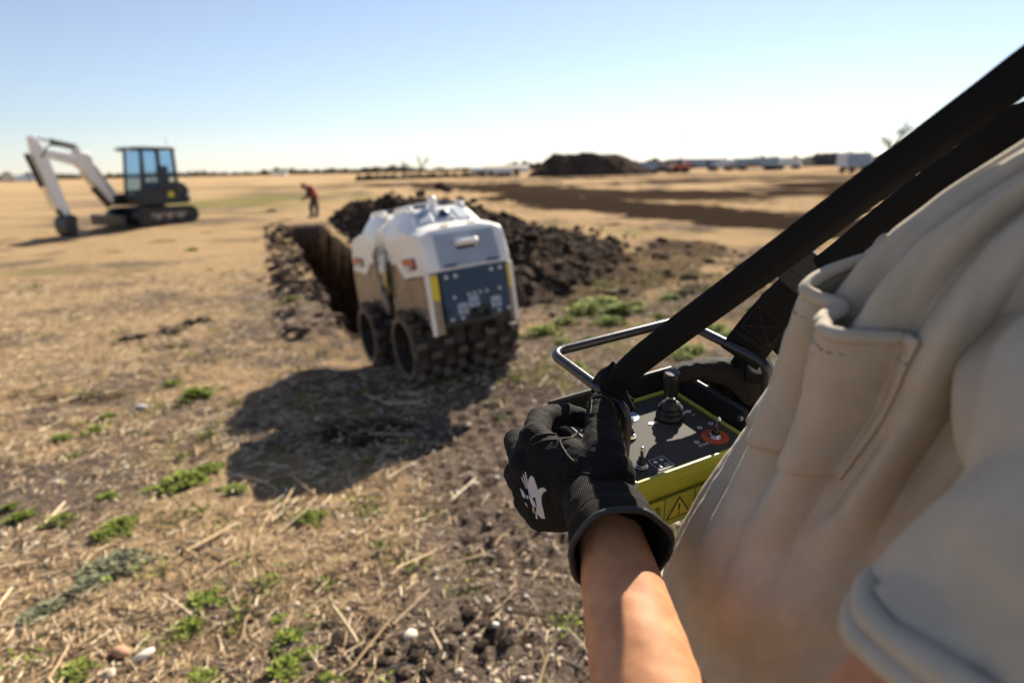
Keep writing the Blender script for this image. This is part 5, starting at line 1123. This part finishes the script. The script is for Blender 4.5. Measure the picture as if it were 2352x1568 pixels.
def printed(name, polys, bv, mt, par, off=.0005):
    """a print laid onto the cloth: outline filled, refined and dropped on the surface"""
    bm = bmesh.new()
    for poly in polys:
        f = bm.faces.new([bm.verts.new((1139.3+.3517*x, 826.9+.3517*y, 0)) for x, y in poly])
    bmesh.ops.triangulate(bm, faces=bm.faces[:]); bmesh.ops.subdivide_edges(bm, edges=bm.edges[:], cuts=2, use_grid_fill=True)
    bad = []
    for v in bm.verts:
        q = at(v.co.x, v.co.y, 1); d = (q-CAMV).normalized(); r = bv.ray_cast(CAMV, d)
        if r[0] is None: bad.append(v)
        else: v.co = r[0]+r[1].normalized()*off-op.location
    bmesh.ops.delete(bm, geom=bad, context='VERTS'); me = bpy.data.meshes.new(name); bm.to_mesh(me); bm.free(); me.materials.append(mt); o = link(name, me, par)
    so = o.modifiers.new('thick', 'SOLIDIFY'); so.thickness = .0003; so.offset = 1; return o
printed('emblem', [[(215, 775), (230, 752), (248, 765), (272, 835), (275, 865), (258, 893), (236, 898), (216, 868), (208, 825)],
                   [(258, 885), (266, 852), (290, 834), (316, 830), (331, 852), (312, 860), (298, 884), (300, 935), (312, 985), (322, 1034), (296, 1030), (272, 1000), (262, 985), (290, 990), (268, 945), (262, 915)],
                   [(212, 878), (240, 902), (256, 932), (262, 960), (244, 955), (228, 925)], [(158, 834), (175, 850), (192, 880), (190, 903), (174, 888)], [(195, 880), (206, 884), (214, 905), (204, 904)], [(190, 925), (204, 940), (206, 956), (196, 944)],
                   [(165, 762), (172, 764), (206, 840), (200, 842)], [(176, 744), (184, 746), (210, 828), (204, 830)], [(189, 728), (196, 730), (214, 820), (208, 822)], [(238, 958), (248, 962), (254, 1000), (244, 990)], [(258, 988), (268, 994), (274, 1032), (264, 1036)]],
        GBV, EMB, gl)
# flared cuff with trim
ca, cb = at(1372, 1140, .682), at(1424, 1262, .612); cd = (cb-ca).normalized(); cu_ = Vector((1, 0, 0)); cu_ = (cu_-cd*cu_.dot(cd)).normalized(); cw = cd.cross(cu_)
rings_o, rings_i = [], []
for k in range(9):
    t = k/8; R_k = .0335+.0115*t**.8+.0012*sin(k*2.4); c_ = ca.lerp(cb, t)
    for lst, rr in ((rings_o, R_k), (rings_i, R_k-.0028)): lst.append([c_+(cu_*cos(a)*1.02+cw*sin(a)*.98)*(rr*(1+.035*sin(3*a+t*2)+.02*sin(7*a))) for a in (2*pi*j/40 for j in range(40))])
m = MB().loft(rings_o+rings_i[::-1], caps=False); cuff = m.build('cuff', CUFFM, gl, True, world=False); cuff.data.transform(Matrix.Translation(-op.location))
o = MB().tube(rings_o[-1], .0030, 10, closed=True).build('cuff_trim', TRIM, cuff, True); o.data.transform(Matrix.Translation(-op.location))
o = MB().tube([p*.5+q*.5 for p, q in zip(rings_o[5], rings_o[5])], .0009, 6, closed=True).build('cuff_seam', GLEATHER, cuff, True); o.data.transform(Matrix.Translation(-op.location))
o = MB().tube(smoothpath([rings_i[-1][38], rings_i[-1][38]+cd*.006, rings_i[-1][0]+cd*.008, rings_i[-1][0]], 4), .0022, 6).build('hang_loop', GLEATHER, cuff, True); o.data.transform(Matrix.Translation(-op.location))

# right glove: thumb on the joystick knob
g = MB()
k0 = BMX @ (JM @ Vector((0, 0, .072)))
g.chain([at(1556, 858, .962), at(1612, 846, .968), at(1672, 852, .975), at(1735, 878, .972)], [.0125, .0160, .0200, .0280])
g.chain([at(1760, 862, 1.01), at(1690, 848, 1.045), at(1612, 862, 1.055), at(1540, 893, 1.040)], [.022, .0165, .0150, .0125])
g.chain([at(1770, 890, 1.02), at(1700, 884, 1.06), at(1640, 905, 1.06), at(1600, 925, 1.045)], [.022, .0160, .0145, .0120])
g.chain([at(1780, 915, 1.02), at(1725, 925, 1.055), at(1680, 945, 1.05), at(1655, 955, 1.035)], [.020, .0150, .0135, .0115])
g.chain([at(1790, 935, 1.01), at(1750, 955, 1.035), at(1715, 970, 1.03), at(1695, 975, 1.02)], [.018, .0135, .0120, .0105])
g.capsule(at(1850, 905, .965), at(1760, 880, .995), .034, .033); g.capsule(at(1850, 905, .965), at(1775, 905, 1.0), .034, .030); g.capsule(at(1735, 885, .98), at(1790, 895, .985), .030, .032)
g.capsule(at(1850, 905, .962), EL_R.lerp(WR_R, .45), .038, .056)
gr = fused('glove', g, mat('black_ribbed_glove', (.028, .025, .023), .8, bump=.9, wave=(150, .2, 'DIAGONAL'), dist=.0012, spec=.25), .003, 4, disp=glove_disp(120), parent=op, world=True); gr['label'] = 'right black glove with its thumb on the joystick'
